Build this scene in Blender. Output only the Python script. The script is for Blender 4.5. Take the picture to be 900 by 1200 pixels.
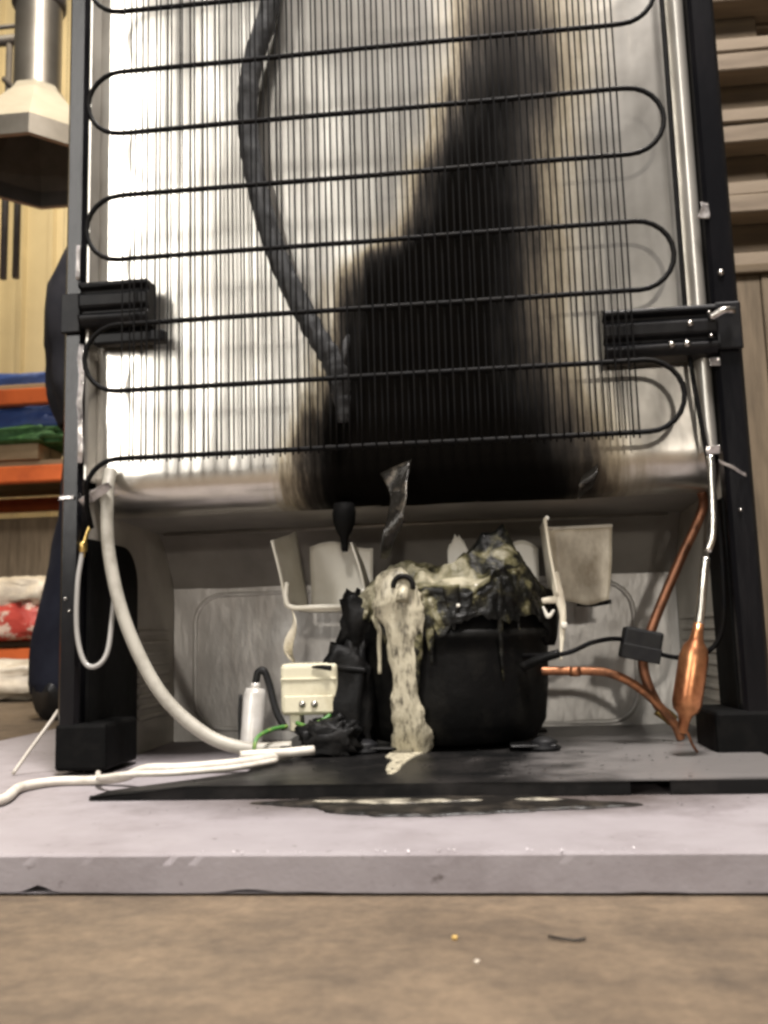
import bpy, bmesh, math, random
from mathutils import Vector, Matrix, noise
R = math.radians
random.seed(7)
sc = bpy.context.scene
for o in list(bpy.data.objects): bpy.data.objects.remove(o)
col = sc.collection

# ------------------------------------------------------------------ camera
cd = bpy.data.cameras.new('camera'); cam = bpy.data.objects.new('camera', cd); col.objects.link(cam)
CYAW, CPITCH, CROLL = .1048, .1355, -.0292
def cam_basis():
    cy, sy, cp, sp = math.cos(CYAW), math.sin(CYAW), math.cos(CPITCH), math.sin(CPITCH)
    f = Vector((-sy*cp, cy*cp, sp)); r0 = Vector((cy, sy, 0)); u0 = r0.cross(f)
    c, s = math.cos(CROLL), math.sin(CROLL)
    return r0*c + u0*s, u0*c - r0*s, f
_r, _u, _f = cam_basis()
cam.matrix_world = Matrix(((_r.x, _u.x, -_f.x, .0673), (_r.y, _u.y, -_f.y, -.6952), (_r.z, _u.z, -_f.z, .1005), (0, 0, 0, 1)))
cd.sensor_fit = 'VERTICAL'; cd.sensor_height = 36; cd.lens = 32.4
cd.clip_start = .01; cd.clip_end = 100
cd.dof.use_dof = True; cd.dof.focus_distance = .80; cd.dof.aperture_fstop = 13.0
sc.camera = cam

# ------------------------------------------------------------------ world, lamps, exposure
w = bpy.data.worlds.new('World'); sc.world = w; w.use_nodes = True
bg = w.node_tree.nodes['Background']; bg.inputs[0].default_value = (1.0, .93, .84, 1); bg.inputs[1].default_value = .05
def area(name, loc, target, sx, sy, power, color=(1, .95, .88)):
    l = bpy.data.lights.new(name, 'AREA'); l.shape = 'RECTANGLE'; l.size = sx; l.size_y = sy; l.energy = power; l.color = color
    o = bpy.data.objects.new(name, l); col.objects.link(o); o.location = loc
    o.rotation_euler = (Vector(target) - Vector(loc)).to_track_quat('-Z', 'Y').to_euler()
    return o
area('lamp_front_left', (-1.34, -2.25, 1.45), (0, 0, .40), .20, 1.9, 42, (1, .96, .90))
area('fill_front_mid', (-.62, -2.45, 1.45), (0, 0, .40), .09, 1.2, 4, (1, .96, .90))  # added fill, brightens the middle of the back panel
area('lamp_front_right', (.25, -2.5, .50), (0, 0, .2), .07, .07, 10, (1, .92, .82))
area('lamp_overhead_front', (.35, -1.0, 3.2), (0, -.2, 0), .5, .9, 265, (1, .94, .90))
area('lamp_overhead_back', (-1.2, 1.6, 3.6), (-1.4, 2.2, 0), 1.2, .5, 95, (1, .86, .62))
area('lamp_overhead_right', (1.9, -.3, 3.4), (1.0, 1.2, .8), .4, .6, 12, (1, .86, .7))
vs = sc.view_settings; vs.view_transform = 'Standard'; vs.look = 'None'; vs.exposure = 0; vs.gamma = 1; vs.use_curve_mapping = False
sc.cycles.filter_width = 2.9
sc.cycles.max_bounces = 6

# ------------------------------------------------------------------ materials
def mat(name, c, rough=.5, metal=0, c2=None, nscale=30, nlo=.4, nhi=.6, bump=0, bscale=60, stretch=(1, 1, 1), spec=.5,
        trans=0, alpha=None, coat=0, rough2=None, detail=5, bdist=.002, sss=0, tint=None):
    m = bpy.data.materials.new(name); m.use_nodes = True
    n = m.node_tree.nodes; k = m.node_tree.links; b = n['Principled BSDF']
    b.inputs['Base Color'].default_value = (*c, 1); b.inputs['Roughness'].default_value = rough
    b.inputs['Metallic'].default_value = metal; b.inputs['Specular IOR Level'].default_value = spec
    b.inputs['Transmission Weight'].default_value = trans; b.inputs['Coat Weight'].default_value = coat
    if sss: b.inputs['Subsurface Weight'].default_value = sss; b.inputs['Subsurface Radius'].default_value = (.004, .003, .002)
    if alpha is not None: b.inputs['Alpha'].default_value = alpha
    tc = n.new('ShaderNodeTexCoord'); mp = n.new('ShaderNodeMapping'); mp.inputs['Scale'].default_value = stretch
    k.new(tc.outputs['Object'], mp.inputs[0])
    if c2 is not None:
        t = n.new('ShaderNodeTexNoise'); t.inputs['Scale'].default_value = nscale; t.inputs['Detail'].default_value = detail
        t.inputs['Roughness'].default_value = .62
        k.new(mp.outputs[0], t.inputs[0])
        r = n.new('ShaderNodeMapRange'); r.inputs[1].default_value = nlo; r.inputs[2].default_value = nhi; k.new(t.outputs['Fac'], r.inputs[0])
        x = n.new('ShaderNodeMix'); x.data_type = 'RGBA'; x.inputs['A'].default_value = (*c, 1); x.inputs['B'].default_value = (*c2, 1)
        k.new(r.outputs[0], x.inputs['Factor']); k.new(x.outputs['Result'], b.inputs['Base Color'])
        if rough2 is not None:
            y = n.new('ShaderNodeMapRange'); y.inputs[3].default_value = rough; y.inputs[4].default_value = rough2
            k.new(r.outputs[0], y.inputs[0]); k.new(y.outputs[0], b.inputs['Roughness'])
    if bump:
        t2 = n.new('ShaderNodeTexNoise'); t2.inputs['Scale'].default_value = bscale; t2.inputs['Detail'].default_value = 6
        k.new(mp.outputs[0], t2.inputs[0])
        bp = n.new('ShaderNodeBump'); bp.inputs['Strength'].default_value = bump; bp.inputs['Distance'].default_value = bdist
        k.new(t2.outputs['Fac'], bp.inputs['Height']); k.new(bp.outputs[0], b.inputs['Normal'])
    return m

def soot_material():
    """silver-grey foil sheet of the back panel with the burn mark that climbs from the compressor"""
    m = mat('back_sheet', (.74, .71, .65), .36, .95, (.52, .49, .44), 9, .35, .7)
    n = m.node_tree.nodes; k = m.node_tree.links; b = n['Principled BSDF']
    base = b.inputs['Base Color'].links[0].from_socket
    tc = n.new('ShaderNodeTexCoord'); sp = n.new('ShaderNodeSeparateXYZ'); k.new(tc.outputs['Object'], sp.inputs[0])
    def math_(op, a, bb, clamp=False):
        q = n.new('ShaderNodeMath'); q.operation = op; q.use_clamp = clamp
        for i, v in enumerate((a, bb)):
            if v is None: continue
            if isinstance(v, (int, float)): q.inputs[i].default_value = v
            else: k.new(v, q.inputs[i])
        return q.outputs[0]
    zf = math_('DIVIDE', math_('SUBTRACT', sp.outputs[2], .18), .62, True)
    def curve(pts):
        fc = n.new('ShaderNodeFloatCurve'); k.new(zf, fc.inputs['Value'])
        c = fc.mapping.curves[0]
        pts = sorted(pts)
        c.points[0].location = pts[0]; c.points[1].location = pts[-1]
        for p in pts[1:-1]: c.points.new(*p)
        fc.mapping.update(); return fc.outputs[0]
    Z = lambda z: (z-.18)/.62
    X = lambda x: (x+.3)/.6
    Lc = curve([(0, X(-.066)), (Z(.21), X(-.066)), (Z(.259), X(-.062)), (Z(.316), X(-.040)), (Z(.388), X(-.028)), (Z(.416), X(-.008)), (Z(.436), X(.022)), (Z(.487), X(.046)), (Z(.562), X(.070)), (Z(.639), X(.080)), (1, X(.09))])
    Rc = curve([(0, X(.15)), (Z(.221), X(.142)), (Z(.263), X(.126)), (Z(.307), X(.106)), (Z(.408), X(.102)), (Z(.519), X(.113)), (Z(.556), X(.126)), (Z(.635), X(.134)), (1, X(.14))])
    Dc = curve([(0, 1), (Z(.44), 1), (Z(.50), .97), (Z(.55), .86), (Z(.60), .66), (Z(.66), .48), (1, .3)])
    nz = n.new('ShaderNodeTexNoise'); nz.inputs['Scale'].default_value = 1; nz.inputs['Detail'].default_value = 7; nz.inputs['Roughness'].default_value = .68
    ms = n.new('ShaderNodeMapping'); ms.inputs['Scale'].default_value = (75, 8, 11); k.new(tc.outputs['Object'], ms.inputs[0]); k.new(ms.outputs[0], nz.inputs[0])
    xx = math_('ADD', math_('ADD', X(0), math_('DIVIDE', sp.outputs[0], .6)), math_('MULTIPLY', math_('SUBTRACT', nz.outputs['Fac'], .5), .11))
    lo = n.new('ShaderNodeMapRange'); lo.interpolation_type = 'SMOOTHSTEP'; lo.inputs[1].default_value = -.075; lo.inputs[2].default_value = .040; k.new(math_('SUBTRACT', xx, Lc), lo.inputs[0])
    hi = n.new('ShaderNodeMapRange'); hi.interpolation_type = 'SMOOTHSTEP'; hi.inputs[1].default_value = -.13; hi.inputs[2].default_value = .06; k.new(math_('SUBTRACT', Rc, xx), hi.inputs[0])
    dp = n.new('ShaderNodeMapRange'); dp.interpolation_type = 'SMOOTHSTEP'; dp.inputs[1].default_value = .15; dp.inputs[2].default_value = .085; k.new(sp.outputs[1], dp.inputs[0])
    mask = math_('MULTIPLY', math_('MULTIPLY', math_('MULTIPLY', lo.outputs[0], hi.outputs[0]), Dc), dp.outputs[0])
    rp = n.new('ShaderNodeValToRGB'); e = rp.color_ramp.elements
    e[0].position = 0; e[0].color = (1, 1, 1, 1); e[1].position = .85; e[1].color = (.004, .0035, .003, 1)
    for p, c in ((.12, (.80, .77, .70)), (.28, (.44, .395, .31)), (.46, (.13, .11, .085)), (.62, (.03, .025, .02))):
        q = e.new(p); q.color = (*c, 1)
    k.new(mask, rp.inputs[0])
    mx = n.new('ShaderNodeMix'); mx.data_type = 'RGBA'; mx.blend_type = 'MULTIPLY'; mx.inputs['Factor'].default_value = 1
    k.new(base, mx.inputs['A']); k.new(rp.outputs[0], mx.inputs['B']); k.new(mx.outputs['Result'], b.inputs['Base Color'])
    # soot is matt, the clean sheet glossy
    ro = n.new('ShaderNodeMapRange'); ro.inputs[3].default_value = .29; ro.inputs[4].default_value = .9; k.new(mask, ro.inputs[0]); k.new(ro.outputs[0], b.inputs['Roughness'])
    me = n.new('ShaderNodeMapRange'); me.inputs[2].default_value = .6; me.inputs[3].default_value = .95; me.inputs[4].default_value = 0; k.new(mask, me.inputs[0]); k.new(me.outputs[0], b.inputs['Metallic'])
    se = n.new('ShaderNodeMapRange'); se.inputs[3].default_value = .5; se.inputs[4].default_value = .02; k.new(mask, se.inputs[0]); k.new(se.outputs[0], b.inputs['Specular IOR Level'])
    # dented foil: vertical buckles
    mp = n.new('ShaderNodeMapping'); mp.inputs['Scale'].default_value = (26, 1, 17); k.new(tc.outputs['Object'], mp.inputs[0])
    t2 = n.new('ShaderNodeTexNoise'); t2.inputs['Scale'].default_value = 1; t2.inputs['Detail'].default_value = 3; k.new(mp.outputs[0], t2.inputs[0])
    bp = n.new('ShaderNodeBump'); bp.inputs['Strength'].default_value = .30; bp.inputs['Distance'].default_value = .002
    k.new(t2.outputs['Fac'], bp.inputs['Height']); k.new(bp.outputs[0], b.inputs['Normal'])
    return m

M = {}
M['sheet'] = soot_material()
M['black_paint'] = mat('black_paint', (.003, .003, .004), .26, 0, (.006, .0055, .0065), 40, .45, .7, .28, 45, stretch=(1, 1, .35), spec=.25)
M['black_matt'] = mat('black_matt', (.004, .004, .004), .6, 0, (.008, .0075, .007), 60, .5, .75, .2, 90, spec=.06)
M['black_tube'] = mat('black_tube', (.004, .004, .0045), .55, 0, (.007, .006, .005), 90, .4, .7, spec=.08)
M['bead'] = mat('bead_metal', (.46, .44, .40), .30, .6, (.34, .32, .285), 25, .4, .7, .12, 30, stretch=(1, 1, .3))
M['bracket'] = mat('bracket_plastic', (.004, .004, .005), .45, 0, (.010, .0095, .0095), 60, .45, .7, .15, 80, spec=.2)
M['bolt'] = mat('zinc_bolt', (.55, .53, .50), .28, 1, (.35, .33, .30), 300, .4, .6)
M['hose_dark'] = mat('dark_hose', (.035, .036, .038), .8, 0, (.06, .06, .06), 80, .45, .7, .4, 160)
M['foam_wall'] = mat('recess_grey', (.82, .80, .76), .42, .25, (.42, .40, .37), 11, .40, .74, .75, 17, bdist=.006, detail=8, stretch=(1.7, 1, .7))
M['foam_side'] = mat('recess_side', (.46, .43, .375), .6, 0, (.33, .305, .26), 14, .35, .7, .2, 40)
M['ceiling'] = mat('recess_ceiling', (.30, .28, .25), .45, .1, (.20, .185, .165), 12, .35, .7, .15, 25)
M['char_body'] = mat('charred_steel', (.004, .004, .004), .42, 0, (.014, .013, .011), 34, .45, .75, .35, 80, rough2=.7, spec=.12)
M['char_lump'] = mat('charred_plastic', (.005, .005, .005), .45, 0, (.012, .011, .010), 60, .45, .75, .5, 120, rough2=.65, spec=.12)
M['tray'] = mat('tray_plastic', (.84, .81, .72), .35, 0, (.66, .61, .50), 22, .4, .75, .08, 60, spec=.5)
M['tray_scorch'] = mat('tray_plastic_scorched', (.80, .73, .58), .40, 0, (.30, .235, .14), 20, .45, .72, .15, 60, stretch=(1.6, 1, .8))
M['relay'] = mat('relay_cream', (.66, .62, .46), .42, 0, (.52, .47, .32), 60, .5, .75, .08, 120)
M['drip'] = mat('melted_cream', (.46, .42, .31), .32, 0, (.07, .06, .04), 240, .48, .68, .6, 170, bdist=.003, rough2=.5, stretch=(1, 1, .35), detail=7)
M['green'] = mat('green_wire', (.05, .17, .03), .45, 0, (.14, .22, .05), 120, .5, .55)
M['copper'] = mat('copper', (.50, .22, .11), .36, .85, (.13, .065, .04), 90, .40, .68, .1, 200, rough2=.5)
M['copper_bright'] = mat('copper_bright', (.62, .28, .13), .32, .9, (.30, .11, .05), 70, .40, .70, .1, 160)
M['copper_dark'] = mat('copper_dark', (.30, .13, .07), .42, .7, (.13, .06, .035), 90, .4, .7, .1, 150)
M['silver'] = mat('silver_tube', (.72, .70, .65), .25, 1, (.5, .48, .43), 120, .4, .7)
M['brass'] = mat('brass', (.72, .52, .18), .3, 1, (.45, .30, .1), 200, .4, .7)
M['hose_grey'] = mat('grey_hose', (.36, .34, .29), .5, 0, (.17, .155, .125), 40, .45, .8, .1, 80)
M['clear_tube'] = mat('clear_tube', (.30, .29, .27), .25, 0, (.30, .29, .27), 80, .4, .7)
M['white_cord'] = mat('white_cord', (.62, .58, .51), .5, 0, (.40, .36, .30), 60, .45, .75, .1, 120)
M['capacitor'] = mat('capacitor_shell', (.55, .53, .50), .3, .15, (.40, .38, .34), 60, .4, .7, .15, 100)
M['tape'] = mat('clear_tape', (.55, .52, .50), .13, .35, (.12, .11, .11), 60, .4, .65, .6, 55, bdist=.004)
M['rubber'] = mat('rubber_block', (.006, .006, .007), .55, 0, (.012, .012, .011), 80, .4, .7, .2, 150, spec=.25)
M['charflap'] = mat('charred_foil', (.02, .018, .015), .25, .4, (.13, .11, .085), 70, .55, .72, .7, 70, bdist=.004)

def plate_material():
    m = mat('base_plate', (.006, .006, .006), .36, 0, (.022, .02, .019), 28, .45, .75, .2, 60, spec=.15)
    n = m.node_tree.nodes; k = m.node_tree.links; b = n['Principled BSDF']
    base = b.inputs['Base Color'].links[0].from_socket
    tc = n.new('ShaderNodeTexCoord'); sp = n.new('ShaderNodeSeparateXYZ'); k.new(tc.outputs['Object'], sp.inputs[0])
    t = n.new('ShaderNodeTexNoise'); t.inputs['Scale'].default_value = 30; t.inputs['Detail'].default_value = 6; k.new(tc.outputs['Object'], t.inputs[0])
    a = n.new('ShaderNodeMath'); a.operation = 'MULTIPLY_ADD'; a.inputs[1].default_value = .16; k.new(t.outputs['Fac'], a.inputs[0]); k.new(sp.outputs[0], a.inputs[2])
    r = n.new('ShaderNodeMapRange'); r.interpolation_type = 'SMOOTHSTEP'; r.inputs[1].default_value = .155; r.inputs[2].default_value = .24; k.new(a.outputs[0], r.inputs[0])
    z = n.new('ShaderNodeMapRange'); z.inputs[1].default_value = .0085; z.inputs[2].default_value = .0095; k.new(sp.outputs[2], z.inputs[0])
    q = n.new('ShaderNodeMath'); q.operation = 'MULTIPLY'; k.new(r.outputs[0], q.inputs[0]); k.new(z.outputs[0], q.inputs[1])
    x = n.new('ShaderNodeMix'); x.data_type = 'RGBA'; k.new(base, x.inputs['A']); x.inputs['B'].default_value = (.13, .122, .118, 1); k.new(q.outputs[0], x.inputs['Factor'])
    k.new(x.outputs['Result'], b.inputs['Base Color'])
    return m
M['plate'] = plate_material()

def film_material():
    """melted tray over the compressor: char, olive and cream patches"""
    m = mat('melted_film', (.012, .011, .009), .40, 0, bump=.8, bscale=85, bdist=.005, spec=.22)
    n = m.node_tree.nodes; k = m.node_tree.links; b = n['Principled BSDF']
    tc = n.new('ShaderNodeTexCoord'); sp = n.new('ShaderNodeSeparateXYZ'); k.new(tc.outputs['Object'], sp.inputs[0])
    t = n.new('ShaderNodeTexNoise'); t.inputs['Scale'].default_value = 42; t.inputs['Detail'].default_value = 7; t.inputs['Distortion'].default_value = 1.2; k.new(tc.outputs['Object'], t.inputs[0])
    g = n.new('ShaderNodeMapRange'); g.inputs[1].default_value = -.045; g.inputs[2].default_value = .085; g.inputs[3].default_value = .19; g.inputs[4].default_value = -.055; k.new(sp.outputs[0], g.inputs[0])
    a = n.new('ShaderNodeMath'); a.operation = 'ADD'; k.new(t.outputs['Fac'], a.inputs[0]); k.new(g.outputs[0], a.inputs[1])
    gz = n.new('ShaderNodeMapRange'); gz.inputs[1].default_value = .112; gz.inputs[2].default_value = .142; gz.inputs[3].default_value = -.10; gz.inputs[4].default_value = .03; k.new(sp.outputs[2], gz.inputs[0])
    a2 = n.new('ShaderNodeMath'); a2.operation = 'ADD'; k.new(a.outputs[0], a2.inputs[0]); k.new(gz.outputs[0], a2.inputs[1]); a = a2
    r = n.new('ShaderNodeValToRGB'); e = r.color_ramp.elements
    e[0].position = .42; e[0].color = (.004, .004, .0035, 1); e[1].position = .80; e[1].color = (.46, .42, .30, 1)
    for p, c in ((.50, (.014, .013, .008)), (.57, (.11, .10, .05)), (.66, (.27, .25, .175))):
        q = e.new(p); q.color = (*c, 1)
    k.new(a.outputs[0], r.inputs[0]); k.new(r.outputs[0], b.inputs['Base Color'])
    return m
M['film'] = film_material()

def floor_material():
    m = mat('concrete', (.128, .104, .077), .75, 0, (.092, .073, .053), 7, .3, .72, .35, 90, spec=.3)
    n = m.node_tree.nodes; k = m.node_tree.links; b = n['Principled BSDF']
    base = b.inputs['Base Color'].links[0].from_socket
    tc = n.new('ShaderNodeTexCoord'); mp = n.new('ShaderNodeMapping'); mp.inputs['Scale'].default_value = (16, 20, 16); k.new(tc.outputs['Object'], mp.inputs[0])
    t = n.new('ShaderNodeTexNoise'); t.inputs['Scale'].default_value = 1.6; t.inputs['Detail'].default_value = 8; t.inputs['Roughness'].default_value = .7; k.new(mp.outputs[0], t.inputs[0])
    r = n.new('ShaderNodeValToRGB'); e = r.color_ramp.elements; e[0].position = .28; e[0].color = (.62, .61, .62, 1); e[1].position = .78; e[1].color = (1.55, 1.45, 1.32, 1)
    k.new(t.outputs['Fac'], r.inputs[0])
    x = n.new('ShaderNodeMix'); x.data_type = 'RGBA'; x.blend_type = 'MULTIPLY'; x.inputs['Factor'].default_value = 1
    k.new(base, x.inputs['A']); k.new(r.outputs[0], x.inputs['B'])
    g = n.new('ShaderNodeTexNoise'); g.inputs['Scale'].default_value = 170; g.inputs['Detail'].default_value = 8; g.inputs['Roughness'].default_value = .75; k.new(tc.outputs['Object'], g.inputs[0])
    gr = n.new('ShaderNodeValToRGB'); e = gr.color_ramp.elements; e[0].position = .30; e[0].color = (.78, .76, .75, 1); e[1].position = .74; e[1].color = (1.24, 1.20, 1.16, 1); k.new(g.outputs['Fac'], gr.inputs[0])
    x2 = n.new('ShaderNodeMix'); x2.data_type = 'RGBA'; x2.blend_type = 'MULTIPLY'; x2.inputs['Factor'].default_value = 1
    k.new(x.outputs['Result'], x2.inputs['A']); k.new(gr.outputs[0], x2.inputs['B'])
    k.new(x2.outputs['Result'], b.inputs['Base Color'])
    return m
M['floor'] = floor_material()

def foam_material():
    m = mat('grey_foam', (.262, .240, .247), .85, 0, (.235, .213, .22), 30, .35, .7, 0, spec=.2)
    n = m.node_tree.nodes; k = m.node_tree.links; b = n['Principled BSDF']
    tc = n.new('ShaderNodeTexCoord')
    t = n.new('ShaderNodeTexNoise'); t.inputs['Scale'].default_value = 420; t.inputs['Detail'].default_value = 4; k.new(tc.outputs['Object'], t.inputs[0])
    mp = n.new('ShaderNodeMapping'); mp.inputs['Rotation'].default_value = (0, R(24), 0); mp.inputs['Scale'].default_value = (150, 8, 8); k.new(tc.outputs['Object'], mp.inputs[0])
    t2 = n.new('ShaderNodeTexNoise'); t2.inputs['Scale'].default_value = 1; t2.inputs['Detail'].default_value = 3; k.new(mp.outputs[0], t2.inputs[0])
    s = n.new('ShaderNodeMath'); s.operation = 'ADD'; k.new(t.outputs['Fac'], s.inputs[0]); k.new(t2.outputs['Fac'], s.inputs[1])
    bp = n.new('ShaderNodeBump'); bp.inputs['Strength'].default_value = .16; bp.inputs['Distance'].default_value = .0010
    k.new(s.outputs[0], bp.inputs['Height']); k.new(bp.outputs[0], b.inputs['Normal'])
    base = b.inputs['Base Color'].links[0].from_socket
    def mul(prev, fac, c):
        x = n.new('ShaderNodeMix'); x.data_type = 'RGBA'; x.blend_type = 'MULTIPLY'; k.new(fac, x.inputs['Factor']); k.new(prev, x.inputs['A']); x.inputs['B'].default_value = (*c, 1); return x.outputs['Result']
    def ramp(src, a, c):
        q = n.new('ShaderNodeMapRange'); q.inputs[1].default_value = a; q.inputs[2].default_value = c; k.new(src, q.inputs[0]); return q.outputs[0]
    d1 = n.new('ShaderNodeTexNoise'); d1.inputs['Scale'].default_value = 110; d1.inputs['Detail'].default_value = 5; k.new(tc.outputs['Object'], d1.inputs[0])
    base = mul(base, ramp(d1.outputs['Fac'], .66, .76), (.45, .42, .40))                # flecks of soot
    d2 = n.new('ShaderNodeTexNoise'); d2.inputs['Scale'].default_value = 9; d2.inputs['Detail'].default_value = 7; d2.inputs['Roughness'].default_value = .7; k.new(tc.outputs['Object'], d2.inputs[0])
    base = mul(base, ramp(d2.outputs['Fac'], .48, .75), (.70, .67, .66))                # scuffs
    d3 = n.new('ShaderNodeTexVoronoi'); d3.feature = 'DISTANCE_TO_EDGE'; d3.inputs['Scale'].default_value = 7; k.new(tc.outputs['Object'], d3.inputs[0])
    sp = n.new('ShaderNodeSeparateXYZ'); k.new(tc.outputs['Object'], sp.inputs[0])
    ln = n.new('ShaderNodeMath'); ln.operation = 'MULTIPLY'; k.new(ramp(d3.outputs['Distance'], .006, .0), ln.inputs[0]); k.new(ramp(d2.outputs['Fac'], .52, .60), ln.inputs[1])
    base = mul(base, ln.outputs[0], (.60, .57, .56))                                    # scratches
    # soot that settled round the base plate
    sx = n.new('ShaderNodeVectorMath'); sx.operation = 'MULTIPLY'; sx.inputs[1].default_value = (4.2, 13, 0); k.new(tc.outputs['Object'], sx.inputs[0])
    so = n.new('ShaderNodeVectorMath'); so.operation = 'ADD'; so.inputs[1].default_value = (-.15, 1.3, 0); k.new(sx.outputs[0], so.inputs[0])
    sl = n.new('ShaderNodeVectorMath'); sl.operation = 'LENGTH'; k.new(so.outputs[0], sl.inputs[0])
    sn = n.new('ShaderNodeMath'); sn.operation = 'MULTIPLY_ADD'; sn.inputs[1].default_value = -.9; k.new(d2.outputs['Fac'], sn.inputs[0]); k.new(sl.outputs['Value'], sn.inputs[2])
    base = mul(base, ramp(sn.outputs[0], .55, -.1), (.30, .27, .24))
    k.new(base, b.inputs['Base Color'])
    return m
M['foam'] = foam_material()
M['puddle'] = mat('tar_puddle', (.008, .007, .006), .42, 0, (.045, .036, .026), 60, .48, .75, .7, 90, bdist=.003, rough2=.75, spec=.3)
M['puddle_cream'] = mat('cream_smear', (.36, .33, .26), .4, 0, (.03, .026, .02), 75, .40, .58, .6, 110, spec=.3)
M['wood'] = mat('pine', (.40, .30, .18), .7, 0, (.26, .185, .105), 5, .35, .7, .3, 60, stretch=(1, 8, 8))
M['wood_pallet'] = mat('grey_pine', (.21, .165, .115), .75, 0, (.12, .09, .06), 5, .35, .7, .35, 60, stretch=(1, 8, 8))
M['wood_dark'] = mat('pine_aged', (.11, .078, .042), .75, 0, (.065, .045, .026), 6, .35, .7, .3, 60, stretch=(1, 8, 8))
M['wood_up'] = mat('crate_board', (.16, .12, .075), .75, 0, (.085, .062, .036), 6, .35, .68, .4, 50, stretch=(9, 9, 1))
M['wall_cream'] = mat('cream_sheet', (.66, .55, .33), .5, 0, (.56, .46, .27), 3, .35, .7, .1, 12)
M['wall_dark'] = mat('dark_trim', (.05, .045, .045), .5, 0, (.08, .07, .065), 20, .4, .7)
M['duct'] = mat('duct_steel', (.34, .31, .26), .4, .85, (.24, .215, .175), 8, .35, .7, .08, 15)
M['hood_in'] = mat('hood_inner', (.09, .08, .075), .55, .2, (.06, .055, .05), 14, .35, .7)
M['hood_out'] = mat('hood_outer', (.30, .265, .20), .5, .1, (.22, .195, .145), 9, .35, .7, .08, 20)
M['orange'] = mat('orange_beam', (.62, .13, .03), .45, 0, (.46, .09, .022), 12, .4, .7, .1, 40)
M['upright'] = mat('upright_grey', (.22, .23, .25), .5, .3, (.15, .15, .16), 12, .4, .7)
M['blue'] = mat('blue_tarp', (.045, .10, .34), .5, 0, (.03, .06, .22), 16, .4, .7, .5, 26, bdist=.01)
M['green_net'] = mat('green_net', (.035, .12, .035), .6, 0, (.07, .20, .07), 40, .45, .65, .6, 60, bdist=.008)
M['bag_white'] = mat('white_sack', (.62, .55, .44), .5, 0, (.45, .38, .29), 18, .4, .7, .5, 24, bdist=.008)
M['bag_red'] = mat('red_sack', (.42, .05, .035), .5, 0, (.6, .45, .36), 20, .52, .6, .5, 30, bdist=.008)
M['coat'] = mat('dark_coat', (.013, .013, .017), .8, 0, (.024, .023, .027), 22, .4, .7, .3, 45, spec=.25)
M['navy'] = mat('navy_trousers', (.007, .008, .016), .85, 0, (.013, .015, .026), 20, .4, .7, .35, 35, spec=.25)
M['skin'] = mat('skin', (.50, .30, .21), .5, 0, (.44, .25, .17), 30, .4, .7, sss=.2)
M['hair'] = mat('hair', (.03, .02, .014), .5, 0, (.06, .04, .025), 120, .4, .7, .5, 200)
M['shoe'] = mat('shoe_leather', (.010, .010, .011), .4, 0, (.02, .02, .02), 60, .4, .7, .2, 90)
M['crumb'] = mat('foam_crumb', (.74, .70, .72), .9)
M['chip'] = mat('yellow_chip', (.55, .36, .10), .5, 0, (.4, .26, .08), 400, .4, .6)
M['chip_white'] = mat('pale_chip', (.62, .55, .45), .6)
M['fridge_white'] = mat('white_enamel', (.72, .71, .69), .35, 0, (.66, .65, .63), 8, .4, .7)

# ------------------------------------------------------------------ mesh helpers
def cat(pts, n=8):
    """Catmull-Rom through the points"""
    P = [Vector(p) for p in pts]; P = [P[0]*2-P[1]] + P + [P[-1]*2-P[-2]]; out = []
    for i in range(1, len(P)-2):
        for j in range(n):
            t = j/n; a, b, c, d = P[i-1:i+3]
            out.append(.5*((2*b)+(c-a)*t+(2*a-5*b+4*c-d)*t*t+(3*b-a-3*c+d)*t**3))
    out.append(P[-2]); return out

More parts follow.
